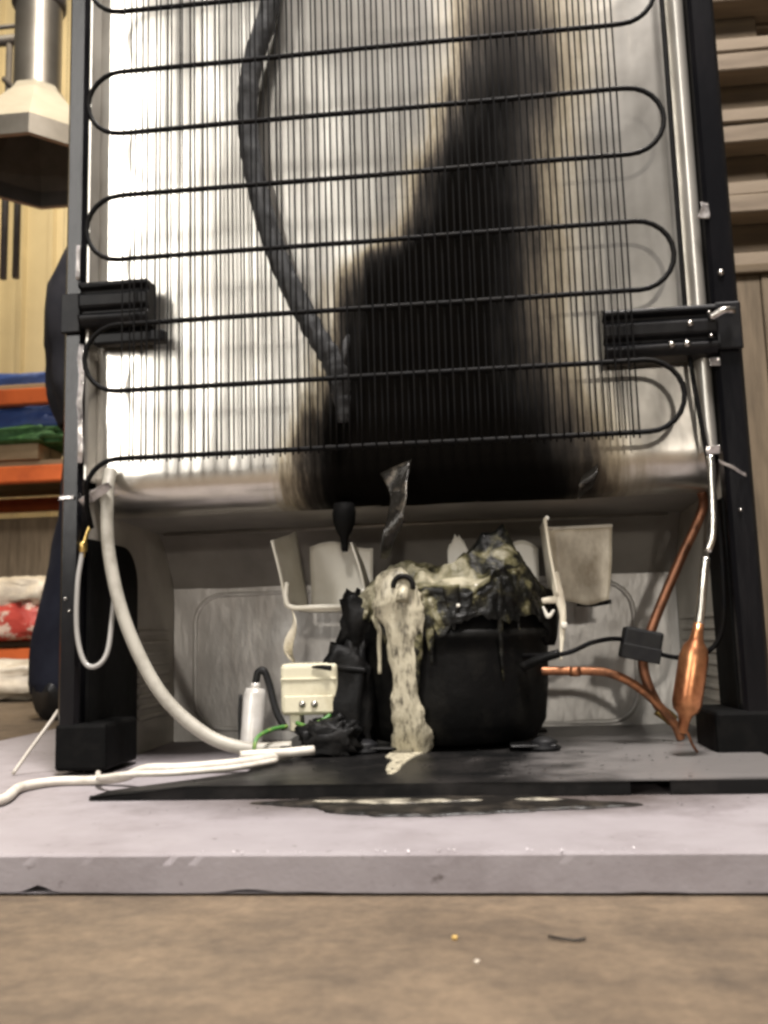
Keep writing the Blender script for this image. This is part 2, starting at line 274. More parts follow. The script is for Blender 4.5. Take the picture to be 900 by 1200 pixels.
class MB:
    def __init__(s): s.v = []; s.f = []; s.sm = []
    def add(s, vs, fs, smooth=False):
        k = len(s.v); s.v += [tuple(v) for v in vs]; s.f += [tuple(i+k for i in f) for f in fs]; s.sm += [smooth]*len(fs); return s
    def box(s, x0, x1, y0, y1, z0, z1):
        v = [(x, y, z) for z in (z0, z1) for y in (y0, y1) for x in (x0, x1)]
        return s.add(v, [(0, 2, 3, 1), (4, 5, 7, 6), (0, 1, 5, 4), (2, 6, 7, 3), (0, 4, 6, 2), (1, 3, 7, 5)])
    def tube(s, pts, r, seg=8, cap=True):
        P = [Vector(p) for p in pts]; n = len(P); rs = r if isinstance(r, (list, tuple)) else [r]*n
        t0 = (P[1]-P[0]).normalized(); up = Vector((0, 0, 1)) if abs(t0.z) < .9 else Vector((1, 0, 0))
        nrm = t0.cross(up).normalized(); vs = []
        for i in range(n):
            t = (P[min(i+1, n-1)]-P[max(i-1, 0)]).normalized()
            nrm = (nrm - t*nrm.dot(t)).normalized(); b = t.cross(nrm)
            for j in range(seg):
                a = 2*math.pi*j/seg; vs.append(P[i]+(nrm*math.cos(a)+b*math.sin(a))*rs[i])
        fs = [(i*seg+j, i*seg+(j+1) % seg, (i+1)*seg+(j+1) % seg, (i+1)*seg+j) for i in range(n-1) for j in range(seg)]
        s.add(vs, fs, True)
        if cap:
            k = len(s.v)-n*seg
            s.f += [tuple(k+j for j in range(seg))[::-1], tuple(k+(n-1)*seg+j for j in range(seg))]; s.sm += [False, False]
        return s
    def lathe(s, prof, c=(0, 0, 0), seg=32, sx=1, sy=1, smooth=True, a0=0):
        vs = []; n = len(prof)
        for r, z in prof:
            for j in range(seg):
                a = a0+2*math.pi*j/seg; vs.append((c[0]+r*sx*math.cos(a), c[1]+r*sy*math.sin(a), c[2]+z))
        fs = [(i*seg+j, i*seg+(j+1) % seg, (i+1)*seg+(j+1) % seg, (i+1)*seg+j) for i in range(n-1) for j in range(seg)]
        return s.add(vs, fs, smooth)
    def grid(s, fn, nu, nv, smooth=True):
        vs = [fn(i/nu, j/nv) for j in range(nv+1) for i in range(nu+1)]
        fs = [(j*(nu+1)+i, j*(nu+1)+i+1, (j+1)*(nu+1)+i+1, (j+1)*(nu+1)+i) for j in range(nv) for i in range(nu)]
        return s.add(vs, fs, smooth)
    def mesh(s, name, bevel=0, seg=2, solid=0, merge=False):
        me = bpy.data.meshes.new(name); me.from_pydata(s.v, [], s.f)
        for p, q in zip(me.polygons, s.sm): p.use_smooth = q
        bm = bmesh.new(); bm.from_mesh(me)
        if merge: bmesh.ops.remove_doubles(bm, verts=bm.verts, dist=1e-5)
        if solid: bmesh.ops.solidify(bm, geom=bm.faces[:], thickness=solid)
        if bevel:
            ed = [e for e in bm.edges if len(e.link_faces) == 2 and e.calc_face_angle(0) > .5]
            bmesh.ops.bevel(bm, geom=ed, offset=bevel, segments=seg, affect='EDGES', profile=.5)
        bmesh.ops.recalc_face_normals(bm, faces=bm.faces); bm.to_mesh(me); bm.free()
        return me
    def build(s, name, m, parent=None, **kw):
        return link(name, s.mesh(name, **kw), m, parent)

def link(name, me, m, parent=None, loc=None):
    if m is not None and not me.materials: me.materials.append(M[m] if isinstance(m, str) else m)
    o = bpy.data.objects.new(name, me); col.objects.link(o)
    if parent is not None: o.parent = parent
    if loc is not None: o.location = loc
    return o
def tag(o, label=None, cat_=None, group=None, kind=None):
    if label: o['label'] = label
    if cat_: o['category'] = cat_
    if group: o['group'] = group
    if kind: o['kind'] = kind
    return o
def empty(name, loc=(0, 0, 0), rz=0):
    o = bpy.data.objects.new(name, None); col.objects.link(o); o.location = loc; o.rotation_euler = (0, 0, rz); o.empty_display_size = .05; return o
def fb(p, sc_=1., amp=1., oct_=4):
    return amp*noise.fractal(Vector(p)*sc_, 1.0, 2.0, oct_)
def lump(size, seed, amp=.15, freq=3, n=14, crumple=0):
    """an uneven, sagging block: superellipsoid displaced by noise, base flat at z=0"""
    mb = MB(); off = Vector((seed*13.1, seed*7.7, seed*3.3))
    def fn(u, v):
        a = 2*math.pi*u; b = math.pi*(v-.5)
        pw = lambda t, e: math.copysign(abs(t)**e, t)
        d = Vector((pw(math.cos(b), .6)*pw(math.cos(a), .6), pw(math.cos(b), .6)*pw(math.sin(a), .6), pw(math.sin(b), .6)))
        k = 1+amp*noise.fractal(d*freq+off, 1, 2, 4)
        if crumple: k += crumple*abs(noise.noise(d*freq*2.6+off))
        p = d*k; z = (p.z+.9)/1.8
        return (p.x*size[0]/2, p.y*size[1]/2, max(0, z)*size[2])
    mb.grid(fn, n*2, n); return mb

# ------------------------------------------------------------------ the setting: floor, foam board
FZ = -.0195
fl = MB()
fl.grid(lambda u, v: (-9+18*u, -4+14*v, FZ), 1, 1, False)
floor = fl.build('floor', 'floor'); tag(floor, kind='structure')

def board_mesh():
    mb = MB(); x0, x1, y0, y1 = -.47, .62, -.246, .66; nx = 260; prof = []
    rows = [('b', 0), ('f', .0), ('f', .04), ('f', .35), ('f', .7), ('f', .93), ('t', .0), ('t', .004), ('t', .02), ('t', 1.)]
    vs = []
    for r, (kind, t) in enumerate(rows):
        for i in range(nx+1):
            x = x0+(x1-x0)*i/nx
            wob = .0005*noise.fractal(Vector((x*9, 3.1, 0)), 1, 2, 4)
            low = .0016*max(0, noise.fractal(Vector((x*14, 8.2, 1)), 1, 2, 3)) + (.0035*math.exp(-((x+.155)/.006)**2)) + .0018*math.exp(-((x+.05)/.012)**2)
            chip = max(0, noise.noise(Vector((x*140, 1.7, 4)))-.42)*.005
            if kind == 'b': vs.append((x, y0+.05, FZ+.0015+low))
            elif kind == 'f': vs.append((x, y0+wob+.00012*noise.noise(Vector((x*120, t*9, 0)))+(chip if t > .9 else 0), FZ+.0015+low*(1-t)+(.018)*t))
            else: vs.append((x, y0+wob+chip*1.2+.001+(y1-y0)*t, -.0004 if t == 0 else 0.))
    n = len(rows)
    fs = [(r*(nx+1)+i, r*(nx+1)+i+1, (r+1)*(nx+1)+i+1, (r+1)*(nx+1)+i) for r in range(n-1) for i in range(nx)]
    mb.add(vs, fs, False)
    mb.add([(x0, y0+.05, FZ+.0015), (x0, y1, FZ+.0015), (x1, y1, FZ+.0015), (x1, y0+.05, FZ+.0015), (x0, y0, 0), (x0, y1, 0), (x1, y1, 0), (x1, y0, 0), (x0, y0, FZ+.0015), (x1, y0, FZ+.0015)],
           [(8, 4, 5, 1), (9, 2, 6, 7), (1, 5, 6, 2), (8, 1, 2, 9)])
    return mb
bd = board_mesh().build('foam_board', 'foam')
tag(bd, 'pale grey foam board with sawn front edge lying under the fridge', 'board')
# crumbs along the sawn edge, nobody could count them
cr = MB()
for i in range(34):
    x = random.choice([.03, .05, .07, .1, .16, -.02, .0]) + random.gauss(0, .03); y = -.2455+random.uniform(0, .004); s = random.uniform(.0004, .0011)
    v = [Vector((random.uniform(-1, 1), random.uniform(-1, 1), random.uniform(.2, 1.4)))*s+Vector((x, y, 0)) for _ in range(5)]
    cr.add(v, [(0, 1, 2), (0, 2, 3), (0, 3, 1), (1, 4, 2), (2, 4, 3), (3, 4, 1)])
tag(cr.build('foam_crumbs', 'crumb'), 'white foam crumbs along the sawn front edge of the board', 'crumbs', kind='stuff')

# ------------------------------------------------------------------ the fridge
FR = empty('refrigerator'); tag(FR, 'upright black refrigerator seen from behind with burnt compressor recess', 'refrigerator')
H = 1.42
# side panels, with the rear flange turned in
def side(sgn, inner):
    mb = MB(); s = sgn; xo, xi = .275, inner
    prof = [(xo, .60), (xo, .024), (xo-.004, .018), (xi+.003, .018), (xi, .021), (xi, .034), (xi+.004, .034), (xi+.004, .026), (xo-.006, .026), (xo-.006, .60)]
    vs = []; zs = (.004, H)
    for z in zs: vs += [(s*x, y, z) for x, y in prof]
    n = len(prof)
    mb.add(vs, [(i, (i+1) % n, n+(i+1) % n, n+i) for i in range(n)] + [tuple(range(n)), tuple(range(n, 2*n))])
    return mb.build('side_panel', 'black_paint', FR)
side(-1, .2565); side(1, .2535)
MB().box(-.268, .268, .04, .60, H-.03, H).build('top_panel', 'black_paint', FR, bevel=.004)
MB().box(-.262, .262, .56, .60, .03, H-.03).build('front_liner', 'fridge_white', FR)
dr = MB().box(-.275, .275, .605, .665, .05, H).build('door', 'black_paint', FR, bevel=.006)
# back sheet with buckles, bent in under the bottom
def back_sheet():
    mb = MB(); prof = [(.040, 1.39)]
    z = 1.38
    while z > .246: prof.append((.040, z)); z -= .006
    for a in range(0, 91, 9):
        prof.append((.040+.030*(1-math.cos(R(a))), .2425-.030*math.sin(R(a))))
    prof += [(.085, .2120)]
    nx = 120; n = len(prof); vs = []
    for y, z in prof:
        for i in range(nx+1):
            x = -.2535+.505*i/nx
            edge = min(1, (x+.2535)/.02, (.2515-x)/.02); bot = min(1, max(0, (z-.20)/.03))
            d = (.0012*noise.noise(Vector((x*16, 0, z*7))) + .0005*noise.noise(Vector((x*45, 3, z*13))))*edge
            vs.append((x, y+d*(.3+.7*bot), z+ (d*.8 if z < .24 else 0)))
    mb.add(vs, [(j*(nx+1)+i, j*(nx+1)+i+1, (j+1)*(nx+1)+i+1, (j+1)*(nx+1)+i) for j in range(n-1) for i in range(nx)], True)
    return mb
back_sheet().build('back_panel', 'sheet', FR)
# rounded light edging bead between sheet and flange
for x, s in ((.2465, 1),):
    mb = MB(); vs = []; seg = 10; zs = [.236+.02*i for i in range(58)]
    for z in zs:
        for j in range(seg+1):
            a = math.pi*j/seg; rr = .0070*(1+.03*noise.noise(Vector((x*40, 0, z*30))))
            vs.append((x-rr*math.cos(a), .036-rr*1.7*math.sin(a), z))
    mb.add(vs, [(i*(seg+1)+j, i*(seg+1)+j+1, (i+1)*(seg+1)+j+1, (i+1)*(seg+1)+j) for i in range(len(zs)-1) for j in range(seg)], True)
    mb.build('edge_bead', 'bead', FR)
MB().box(-.2562, -.2530, .0215, .0400, .236, 1.38).build('added_edge_strip', 'bead', FR, bevel=.0008, seg=1)  # pale strip added to lighten the dark flange return on the left
# recess: ceiling, sloped ledge, back wall, side walls
def sheet_grid(fn, nu, nv, name, m, amp=.001, f=18, parent=FR):
    mb = MB()
    def g(u, v):
        p = Vector(fn(u, v)); d = amp*noise.fractal(p*f, 1, 2, 3)
        return p+Vector((0, d, d))
    mb.grid(g, nu, nv); return mb.build(name, m, parent)
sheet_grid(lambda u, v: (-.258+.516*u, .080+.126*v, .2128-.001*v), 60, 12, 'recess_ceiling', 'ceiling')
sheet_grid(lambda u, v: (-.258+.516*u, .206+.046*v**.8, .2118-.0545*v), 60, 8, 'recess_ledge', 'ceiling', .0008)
MB().tube([(-.252, .203, .2100), (.245, .203, .2105)], .0022, 6).build('ledge_highlight', 'bead', FR)  # pale tube standing in for the highlight along the ledge edge
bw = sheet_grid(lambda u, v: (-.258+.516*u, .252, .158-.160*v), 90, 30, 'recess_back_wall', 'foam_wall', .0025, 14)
def rrect(x0, x1, z0, z1, rad, y, r):
    pts = []
    for cx, cz, a0 in ((x1-rad, z1-rad, 0), (x0+rad, z1-rad, 90), (x0+rad, z0+rad, 180), (x1-rad, z0+rad, 270)):
        for k in range(7):
            a = R(a0+15*k); pts.append((cx+rad*math.cos(a), y, cz+rad*math.sin(a)))
    pts.append(pts[0]); return MB().tube(pts, r, 6, False)
rrect(-.235, .215, .012, .150, .03, .2530, .0030).build('embossed_rim', 'foam_wall', bw)
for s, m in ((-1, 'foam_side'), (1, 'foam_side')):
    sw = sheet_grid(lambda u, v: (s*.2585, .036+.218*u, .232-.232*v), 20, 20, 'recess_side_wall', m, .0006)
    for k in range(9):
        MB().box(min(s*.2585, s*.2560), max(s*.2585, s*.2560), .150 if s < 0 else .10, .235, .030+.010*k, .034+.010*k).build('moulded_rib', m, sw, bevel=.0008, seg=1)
# black inner sheet with rounded top corner on the left wall (and its twin on the right)
for s, ymax, ztop in ((-1, .135, .188), (1, .085, .20)):
    mb = MB(); pts = [(.030, 0.004), (.030, ztop)]
    rad = .035
    for k in range(9):
        a = R(90-90*k/8); pts.append((ymax-rad+rad*math.cos(a), ztop-rad+rad*math.sin(a)))
    pts.append((ymax, .004)); n = len(pts)
    vs = [(s*.2555, y, z) for y, z in pts]+[(s*.2525, y, z) for y, z in pts]
    mb.add(vs, [tuple(range(n)), tuple(range(n, 2*n))]+[(i, (i+1) % n, n+(i+1) % n, n+i) for i in range(n)])
    mb.build('inner_lining', 'black_matt', FR)
# feet blocks at the corners
for s in (-1, 1):
    ft = MB().box(min(s*.2745, s*.232), max(s*.2745, s*.232), .0165 if s < 0 else .0165, .085, .0035, .040).build('foot_block', 'black_matt', FR, bevel=.003)
    MB().lathe([(0, 0), (.012, 0), (.013, .002), (.011, .004), (0, .004)], (s*.258, .05, 0), 16).build('foot_pad', 'rubber', ft)
# wheel-side bolts on the flanges
def screw(x, y, z, r, parent, m='bolt', ax='y'):
    mb = MB(); prof = [(0, -.0022), (r*.55, -.002), (r*.95, -.0008), (r, 0), (r, .001)]
    seg = 12; vs = []
    for rr, d in prof:
        for j in range(seg):
            a = 2*math.pi*j/seg; vs.append((x+rr*math.cos(a), y+d, z+rr*math.sin(a)))
    mb.add(vs, [(i*seg+j, i*seg+(j+1) % seg, (i+1)*seg+(j+1) % seg, (i+1)*seg+j) for i in range(len(prof)-1) for j in range(seg)], True)
    return mb.build('screw', m, parent)
for x, z in ((-.2665, .3885), (-.2655, .377), (-.2675, .139), (-.264, .129), (.262, .375), (.262, .188)):
    screw(x, .0175, z, .0026 if z > .3 else .0014, FR)

# condenser
P0, PIT = .2480, .0555
XL, XR, RL = -.2190, .1960, .02775
pts = [(-.2475, .020, .196), (-.2475, .010, .212), (-.245, .004, .224)]
for k in range(7):
    a = R(165-75*k/6); pts.append((XL+.0005+.0262*math.cos(a), .001, P0-.0262+.0262*math.sin(a)))
NL = 20
for i in range(NL):
    z = P0+PIT*i; dz = .0006*(-1)**i
    if i % 2 == 0:                       # towards the right, loop up on the right
        pts += [(XL+(XR-XL)*t, .0006*math.sin(9*t+i), z) for t in (.02, .25, .5, .75, .98)]
        if i < NL-1: pts += [(XR+RL*math.sin(R(a)), 0, z+RL-RL*math.cos(R(a))) for a in range(0, 181, 15)]
    else:
        pts += [(XR-(XR-XL)*t, .0006*math.sin(9*t+i), z) for t in (.02, .25, .5, .75, .98)]
        if i < NL-1: pts += [(XL-RL*math.sin(R(a)), 0, z+RL-RL*math.cos(R(a))) for a in range(0, 181, 15)]
COND = MB().tube(pts, .00205, 10).build('condenser_coil', 'black_tube', FR)
ZT = P0+PIT*(NL-1)
wm = []
for q in range(4):
    mb = MB(); zz = [P0-.004+(ZT-P0+.010)*i/36 for i in range(37)]
    mb.tube([(.0005*noise.noise(Vector((q*5.1, 0, z*9))), .0006*noise.noise(Vector((q*3.7, 4, z*9))), z) for z in zz], .00072, 6)
    wm.append(mb.mesh('wire')); wm[-1].materials.append(M['black_tube'])
NW = 80
for i in range(NW):
    x = -.2145+(.1895+.2145)*i/(NW-1)+random.uniform(-.0003, .0003)
    o = link('wire', wm[i % 4], None, COND, (x, -.0027 if i % 2 == 0 else .0027, random.uniform(-.0007, .0007)))
    o.rotation_euler = (random.gauss(0, .0008), random.gauss(0, .0008), random.uniform(0, 6.28))

# brackets that hold the coil
def channel(x0, x1, z0, z1, y0, y1, name):
    """pressed channel: long ridges along x, open clip ends"""
    h = z1-z0; prof = [(y1, z0), (y0+.006, z0+.02*h), (y0+.001, z0+.10*h), (y0, z0+.2*h), (y0+.005, z0+.27*h), (y0+.006, z0+.34*h), (y0+.001, z0+.42*h), (y0, z0+.66*h), (y0+.006, z0+.73*h), (y0+.006, z0+.80*h), (y0, z0+.87*h), (y0+.001, z0+.96*h), (y1, z1)]
    mb = MB(); n = len(prof); vs = [(x, y, z) for x in (x0, x0+(x1-x0)*.5, x1) for y, z in prof]
    mb.add(vs, [(j*n+i, j*n+i+1, (j+1)*n+i+1, (j+1)*n+i) for j in range(2) for i in range(n-1)] + [tuple(range(n)), tuple(range(2*n, 3*n))])
    return mb.build(name, 'bracket', FR, bevel=.0012, seg=2)
b1 = channel(-.257, -.1985, .364, .403, .009, .032, 'bracket')
MB().box(-.2745, -.2575, .0135, .0178, .360, .394).build('fixing_plate', 'bracket', b1, bevel=.001)
lower = MB().box(-.250, -.188, .022, .034, .351, .3615).build('clip_rail', 'bracket', b1, bevel=.002)
b2 = channel(.168, .2545, .309, .349, .008, .032, 'bracket')
MB().box(.2545, .2735, .0125, .0178, .312, .350).build('fixing_plate', 'bracket', b2, bevel=.0015)
for x, z in ((.2335, .3325), (.2185, .3165), (.2300, .3165)): screw(x, .0075, z, .0027, b2)
for x, z in ((.2480, .340), (.2480, .3215)): screw(x, .0075, z, .0016, b2)
MB().tube(cat([(.2480, .006, .335), (.2580, .003, .3395), (.2660, .006, .340)], 5), .0028, 8).build('clip_pin', 'bolt', b2)

# dark drain hose behind the coil
hp = cat([(-.082, .022, .75), (-.093, .021, .650), (-.110, .019, .588), (-.114, .0185, .533), (-.105, .0185, .471), (-.088, .0185, .410), (-.064, .019, .356), (-.046, .021, .323), (-.041, .026, .300), (-.040, .030, .275)], 10)
n = len(hp)
MB().tube(hp, [.0088*(1+.05*math.sin(i*1.9)+(.22*noise.noise(Vector((i*.6, 2, 0))) if i > n*.6 else 0))*(1 if i < n*.85 else 1-.55*(i/n-.85)/.15) for i in range(n)], 12).build('drain_hose', 'hose_dark', FR)
MB().tube(cat([(-.033, .020, .345), (-.0365, .019, .330), (-.040, .020, .312)], 5), [.001, .002, .0028, .003, .0033, .003, .003, .0026, .0022, .0018, .0012], 8).build('scorched_shred', 'hose_dark', FR)

# thin black line running up the right edge with its slack loop, and the light capillary beside it
MB().tube(cat([(.085, .075, .083), (.108, .050, .083), (.130, .045, .0845), (.153, .055, .0925), (.177, .068, .0935), (.200, .066, .083), (.217, .050, .0785), (.236, .040, .083), (.2475, .036, .104), (.2500, .034, .163), (.2440, .024, .217), (.2385, .020, .262), (.2350, .024, .32), (.2345, .025, .43), (.2345, .025, .60), (.234, .025, .95)], 10), .0019, 8).build('black_pipe', 'black_tube', FR)

# filter drier
bp = Vector((.2073, 0, .0390)); ax = (Vector((.2200, 0, .0965))-bp).normalized(); Ld = (Vector((.2200, 0, .0965))-bp).length
prof = [(-.013, .0024), (-.012, .0034), (-.004, .0040), (0, .0052), (.004, .0092), (.009, .0105), (Ld*.25, .0105), (Ld*.72, .0103), (Ld*.84, .0085), (Ld*.92, .0052), (Ld, .0042), (Ld+.008, .0036)]
drier = MB().tube([bp+ax*d for d, r in prof], [r for d, r in prof], 18).build('filter_drier', 'copper_bright', FR)
MB().tube(cat([bp+ax*(Ld+.007), (.2240, 0, .115), (.2270, 0, .135), (.2305, .001, .152)], 6), .0033, 10).build('inlet_tube', 'silver', drier)
MB().tube(cat([(.2318, .001, .156), (.2365, .001, .170), (.2385, .001, .20), (.2398, .003, .218), (.2402, .004, .228)], 6), .0028, 10).build('upper_tube', 'silver', drier)
MB().tube(cat([bp-ax*.012, (.2075, 0, .028), (.212, .005, .018), (.216, .01, .012)], 5), .0011, 6).build('capillary', 'copper', drier)

# copper pipes
MB().tube(cat([(.252, .09, .215), (.2535, .1, .199), (.231, .1, .155), (.206, .1, .103), (.1965, .1, .071), (.2050, .1, .041), (.2120, .097, .032)], 8), .0042, 10).build('suction_pipe', 'copper_dark', FR)
MB().tube(cat([(.205, .098, .036), (.2120, .097, .031), (.217, .097, .026)], 4), .0055, 10).build('pipe_joint', 'brass', FR)
MB().tube(cat([(.100, .085, .070), (.116, .085, .0695), (.151, .086, .0685), (.166, .087, .0665), (.181, .088, .060), (.196, .089, .049), (.207, .09, .037), (.2175, .092, .023), (.222, .095, .012)], 8), .0037, 10).build('discharge_pipe', 'copper', FR)
MB().lathe([(0, -.004), (.004, -.004), (.0058, -.002), (.0058, .002), (.004, .004), (0, .004)], (.139, .0855, .0685), 10).build('pipe_collar', 'copper', FR)
clip = MB().box(-.015, .015, -.010, .010, -.0125, .0125).build('rubber_clip', 'rubber', FR, bevel=.002, seg=2)
clip.location = (.1905, .068, .0888); clip.rotation_euler = (0, R(13), 0)
c2 = MB().box(-.0152, .0152, -.0112, -.0098, -.0125, -.001).build('clip_lip', 'rubber', clip, bevel=.0006, seg=1)

# compressor
CX, CY = .0385, .112
cprof = [(0, .012), (.055, .012), (.069, .016), (.077, .030), (.080, .055), (.0815, .085), (.082, .096), (.0855, .098), (.0855, .104), (.082, .106), (.0805, .120), (.074, .135), (.058, .146), (.03, .152), (0, .153)]
COMP = MB().lathe(cprof, (CX, CY, 0), 48, 1, .90).build('compressor', 'char_body', FR, merge=True)
for fx, fy in ((-.062, -.055), (.062, -.055), (-.062, .055), (.062, .055)):
    f_ = MB().box(CX+fx-.018, CX+fx+.018, CY+fy-.014, CY+fy+.014, .0125, .0150).build('mounting_foot', 'char_body', COMP, bevel=.001, seg=1)
for fx in (-.070, .071):
    g_ = MB().lathe([(0, 0), (.012, 0), (.013, .002), (.009, .004), (.0105, .006), (.008, .008), (.004, .010), (0, .010)], (CX+fx, CY-.060, .0105), 16); g_.build('rubber_mount', 'rubber', COMP)
tb = lump((.030, .05, .046), 5, .3, 3, 16, crumple=.2); o = tb.build('terminal_guard', 'char_lump', COMP); o.location = (-.041, .092, .090); o.rotation_euler = (0, R(6), 0)
tb = lump((.040, .05, .080), 8, .28, 3.2, 18, crumple=.2); o = tb.build('starter_housing', 'char_lump', COMP); o.location = (-.047, .082, .010)
tb = lump((.044, .04, .024), 3, .4, 4, 18, crumple=.35); o = tb.build('charred_plug', 'char_lump', COMP); o.location = (-.058, .048, .010)
tb = lump((.034, .036, .046), 12, .10, 2.6); o = tb.build('side_cover', 'char_lump', COMP); o.location = (.112, .105, .090)
MB().tube(cat([(-.068, .070, .0775), (-.056, .062, .0775), (-.044, .058, .076), (-.030, .060, .074)], 5), .003, 8).build('lead_wire', 'char_lump', COMP)
MB().tube(cat([(.095, .055, .074), (.108, .048, .080), (.124, .044, .0845)], 5), .0035, 8).build('service_stub', 'char_lump', COMP)

# melted tray draped over the compressor
def film(u, v):
    th = 2*math.pi*u
    ct, st = math.cos(th), math.sin(th)
    low = .113+.016*noise.fractal(Vector((ct*4, st*4, 2)), 1, 2, 4)-.018*max(0, noise.noise(Vector((th*3.1, 9, 1))))
    if v < .62:
        s = v/.62; z = .1555-.020*s**3
        x = CX+.0835*s*ct; y = CY+.0755*s*st
        d = Vector((x, y, 0))
        def tent(px, py, h, wx, wy): return h*max(0, 1-math.hypot((x-px)/wx, (y-py)/wy))
        z += tent(.086, .068, .036, .034, .050) + tent(.070, .064, .018, .045, .014) + tent(-.002, .072, .014, .035, .035) + tent(.052, .135, .020, .022, .03)
        ridge = 1-abs(noise.noise(Vector((x*55+y*20, y*40, 3))))*2.2
        ridge2 = 1-abs(noise.noise(Vector((x*120, y*90, 8))))*2.2
        z += (.0060*max(0, ridge)+.0010*max(0, ridge2)-.003)*min(1, s*4) + .0045*noise.fractal(d*30, 1, 2, 3)*min(1, 3*(1-s)+.4)
        if s > .8: z = z*(1-(s-.8)/.2*.25)+(.136)*((s-.8)/.2*.25)
        return (x, y, z)
    s = (v-.62)/.38
    x0, y0, z0 = film(u, .6199)
    r = 1+.05*s+.035*noise.fractal(Vector((ct*7, st*7, s*2.2)), 1, 2, 4)+.014*(1-2*abs(noise.noise(Vector((ct*22, st*22, s*2)))))
    return (CX+(x0-CX)*r, CY+(y0-CY)*r, z0+(low-z0)*s)
FILM = MB().grid(film, 220, 90).build('melted_tray', 'film', COMP, merge=True)
# cream runs down the front of the compressor
def drip(pts, rad, m='drip', flat=.55, name='plastic_run', seed=1, parent=None):
    c = cat(pts, 10); n = len(c); k = len(rad)
    rs = []
    for i in range(n):
        t = i/(n-1)*(k-1); a = min(int(t), k-2); f = t-a; r = rad[a]*(1-f)+rad[a+1]*f
        rs.append(r)
    mb = MB(); mb.tube(c, rs, 14)
    v2 = []
    for i, v in enumerate(mb.v):
        p = Vector(v); q = c[min(n-1, i//14)] if i < n*14 else c[-1]
        d = p-q; d.y *= flat; d *= 1+.38*noise.fractal(Vector((p.x*120, seed*4.2, p.z*38)), 1, 2, 4)
        v2.append(tuple(q+d))
    mb.v = v2; return mb.build(name, m, parent or COMP)
drip([(-.004, .040, .150), (-.002, .0350, .139), (.001, .0345, .126), (.003, .0345, .110), (.004, .0355, .090), (.003, .0365, .065), (.002, .0385, .045), (.005, .042, .028), (.006, .048, .0122)], [.012, .019, .021, .0165, .0135, .0115, .0110, .0140, .0165, .0170], flat=.26, seed=1)
drip([(.010, .0345, .140), (.0125, .0342, .120), (.0135, .0350, .098), (.0120, .0365, .070)], [.006, .0065, .0045, .001], 'drip', flat=.3, seed=21)
drip([(-.012, .041, .142), (-.0135, .040, .128), (-.0120, .0405, .112), (-.0125, .042, .095)], [.005, .006, .004, .001], 'film', flat=.4, seed=22)
drip([(.042, .0350, .140), (.043, .0342, .120), (.0425, .0350, .104)], [.007, .006, .001], 'film', flat=.3, seed=23)
drip([(.012, .035, .118), (.0135, .0352, .095), (.012, .036, .07), (.011, .038, .052)], [.0035, .004, .0035, .001], 'film', seed=2)
drip([(.024, .0345, .130), (.024, .0345, .105), (.025, .0355, .078)], [.004, .0035, .001], 'film', seed=3)
drip([(-.0155, .043, .132), (-.0158, .042, .118), (-.017, .0425, .095), (-.0175, .044, .072)], [.004, .0026, .002, .0016], 'drip', seed=4)
drip([(.0785, .046, .145), (.080, .0435, .125), (.079, .045, .10), (.080, .048, .064)], [.0035, .003, .0022, .0008], 'film', seed=5)
drip([(.091, .055, .150), (.094, .0535, .130), (.094, .056, .095)], [.003, .0022, .0008], 'film', seed=6)
# ring and stub on the left shoulder
rg = [( .0045+.0078*math.cos(R(a)), .030, .1405+.0078*math.sin(R(a))) for a in range(-20, 201, 15)]
MB().tube(rg, .0022, 8).build('terminal_ring', 'char_lump', COMP)
MB().tube([(.0045, .043, .143), (.004, .030, .136), (.0035, .027, .128)], [.0040, .0045, .0055], 10).build('terminal_stub', 'drip', COMP)
for k, (x, y, z, s) in enumerate([(.047, .036, .1225, .0016), (.062, .045, .138, .0016)]):
    lb = lump((s*2, s*1.5, s*1.6), 20+k, .25, 3, 6).build('plastic_blob', 'tray', COMP); lb.location = (x, y-.003, z)

# what is left of the evaporation tray
def wall_piece(fn, name, m, parent, nu=14, nv=12, thick=.0018, amp=.0016, f=28):
    mb = MB()
    def g(u, v):
        p = Vector(fn(u, v)); return p+Vector((noise.noise(p*f), noise.noise(p*f+Vector((5, 0, 0))), .6*noise.noise(p*f+Vector((0, 7, 0)))))*amp
    mb.grid(g, nu, nv); return mb.build(name, m, parent, solid=thick)
TR = wall_piece(lambda u, v: (-.094+.060*u, .158+.004*v, .130+(.058+.004*math.sin(5*u))*v), 'drip_tray', 'tray', FR)
wall_piece(lambda u, v: (-.0960-.010*v-.006*(1-u), .085+.075*u, .129+(.068+.006*u-.010*(1-u)*(v**2))*v), 'tray_side', 'tray', TR)
wall_piece(lambda u, v: (-.0365-.006*v**2+.005*(1-v), .088+.05*u*(1-.7*v), .129+.054*v), 'tray_side', 'tray', TR)
wall_piece(lambda u, v: (-.098+.064*u, .083+.078*v, .1285-.0015*math.sin(3.1*u)), 'tray_floor', 'tray', TR, thick=.0025)
MB().tube(cat([(-.100, .084, .150), (-.101, .083, .136), (-.096, .082, .1285), (-.075, .0815, .1280), (-.050, .0815, .1285), (-.036, .082, .132), (-.034, .083, .142)], 6), .0022, 8).build('tray_rim', 'tray', TR)
wall_piece(lambda u, v: (-.0955+.004*math.sin(6*v)+(.016*(v**1.3)*(1-v)*2.2)*(u-.75), .084-.008*u*math.sin(5*v), .127-.045*v), 'melted_shred', 'tray_scorch', TR, 6, 14, .001, .002, 60)
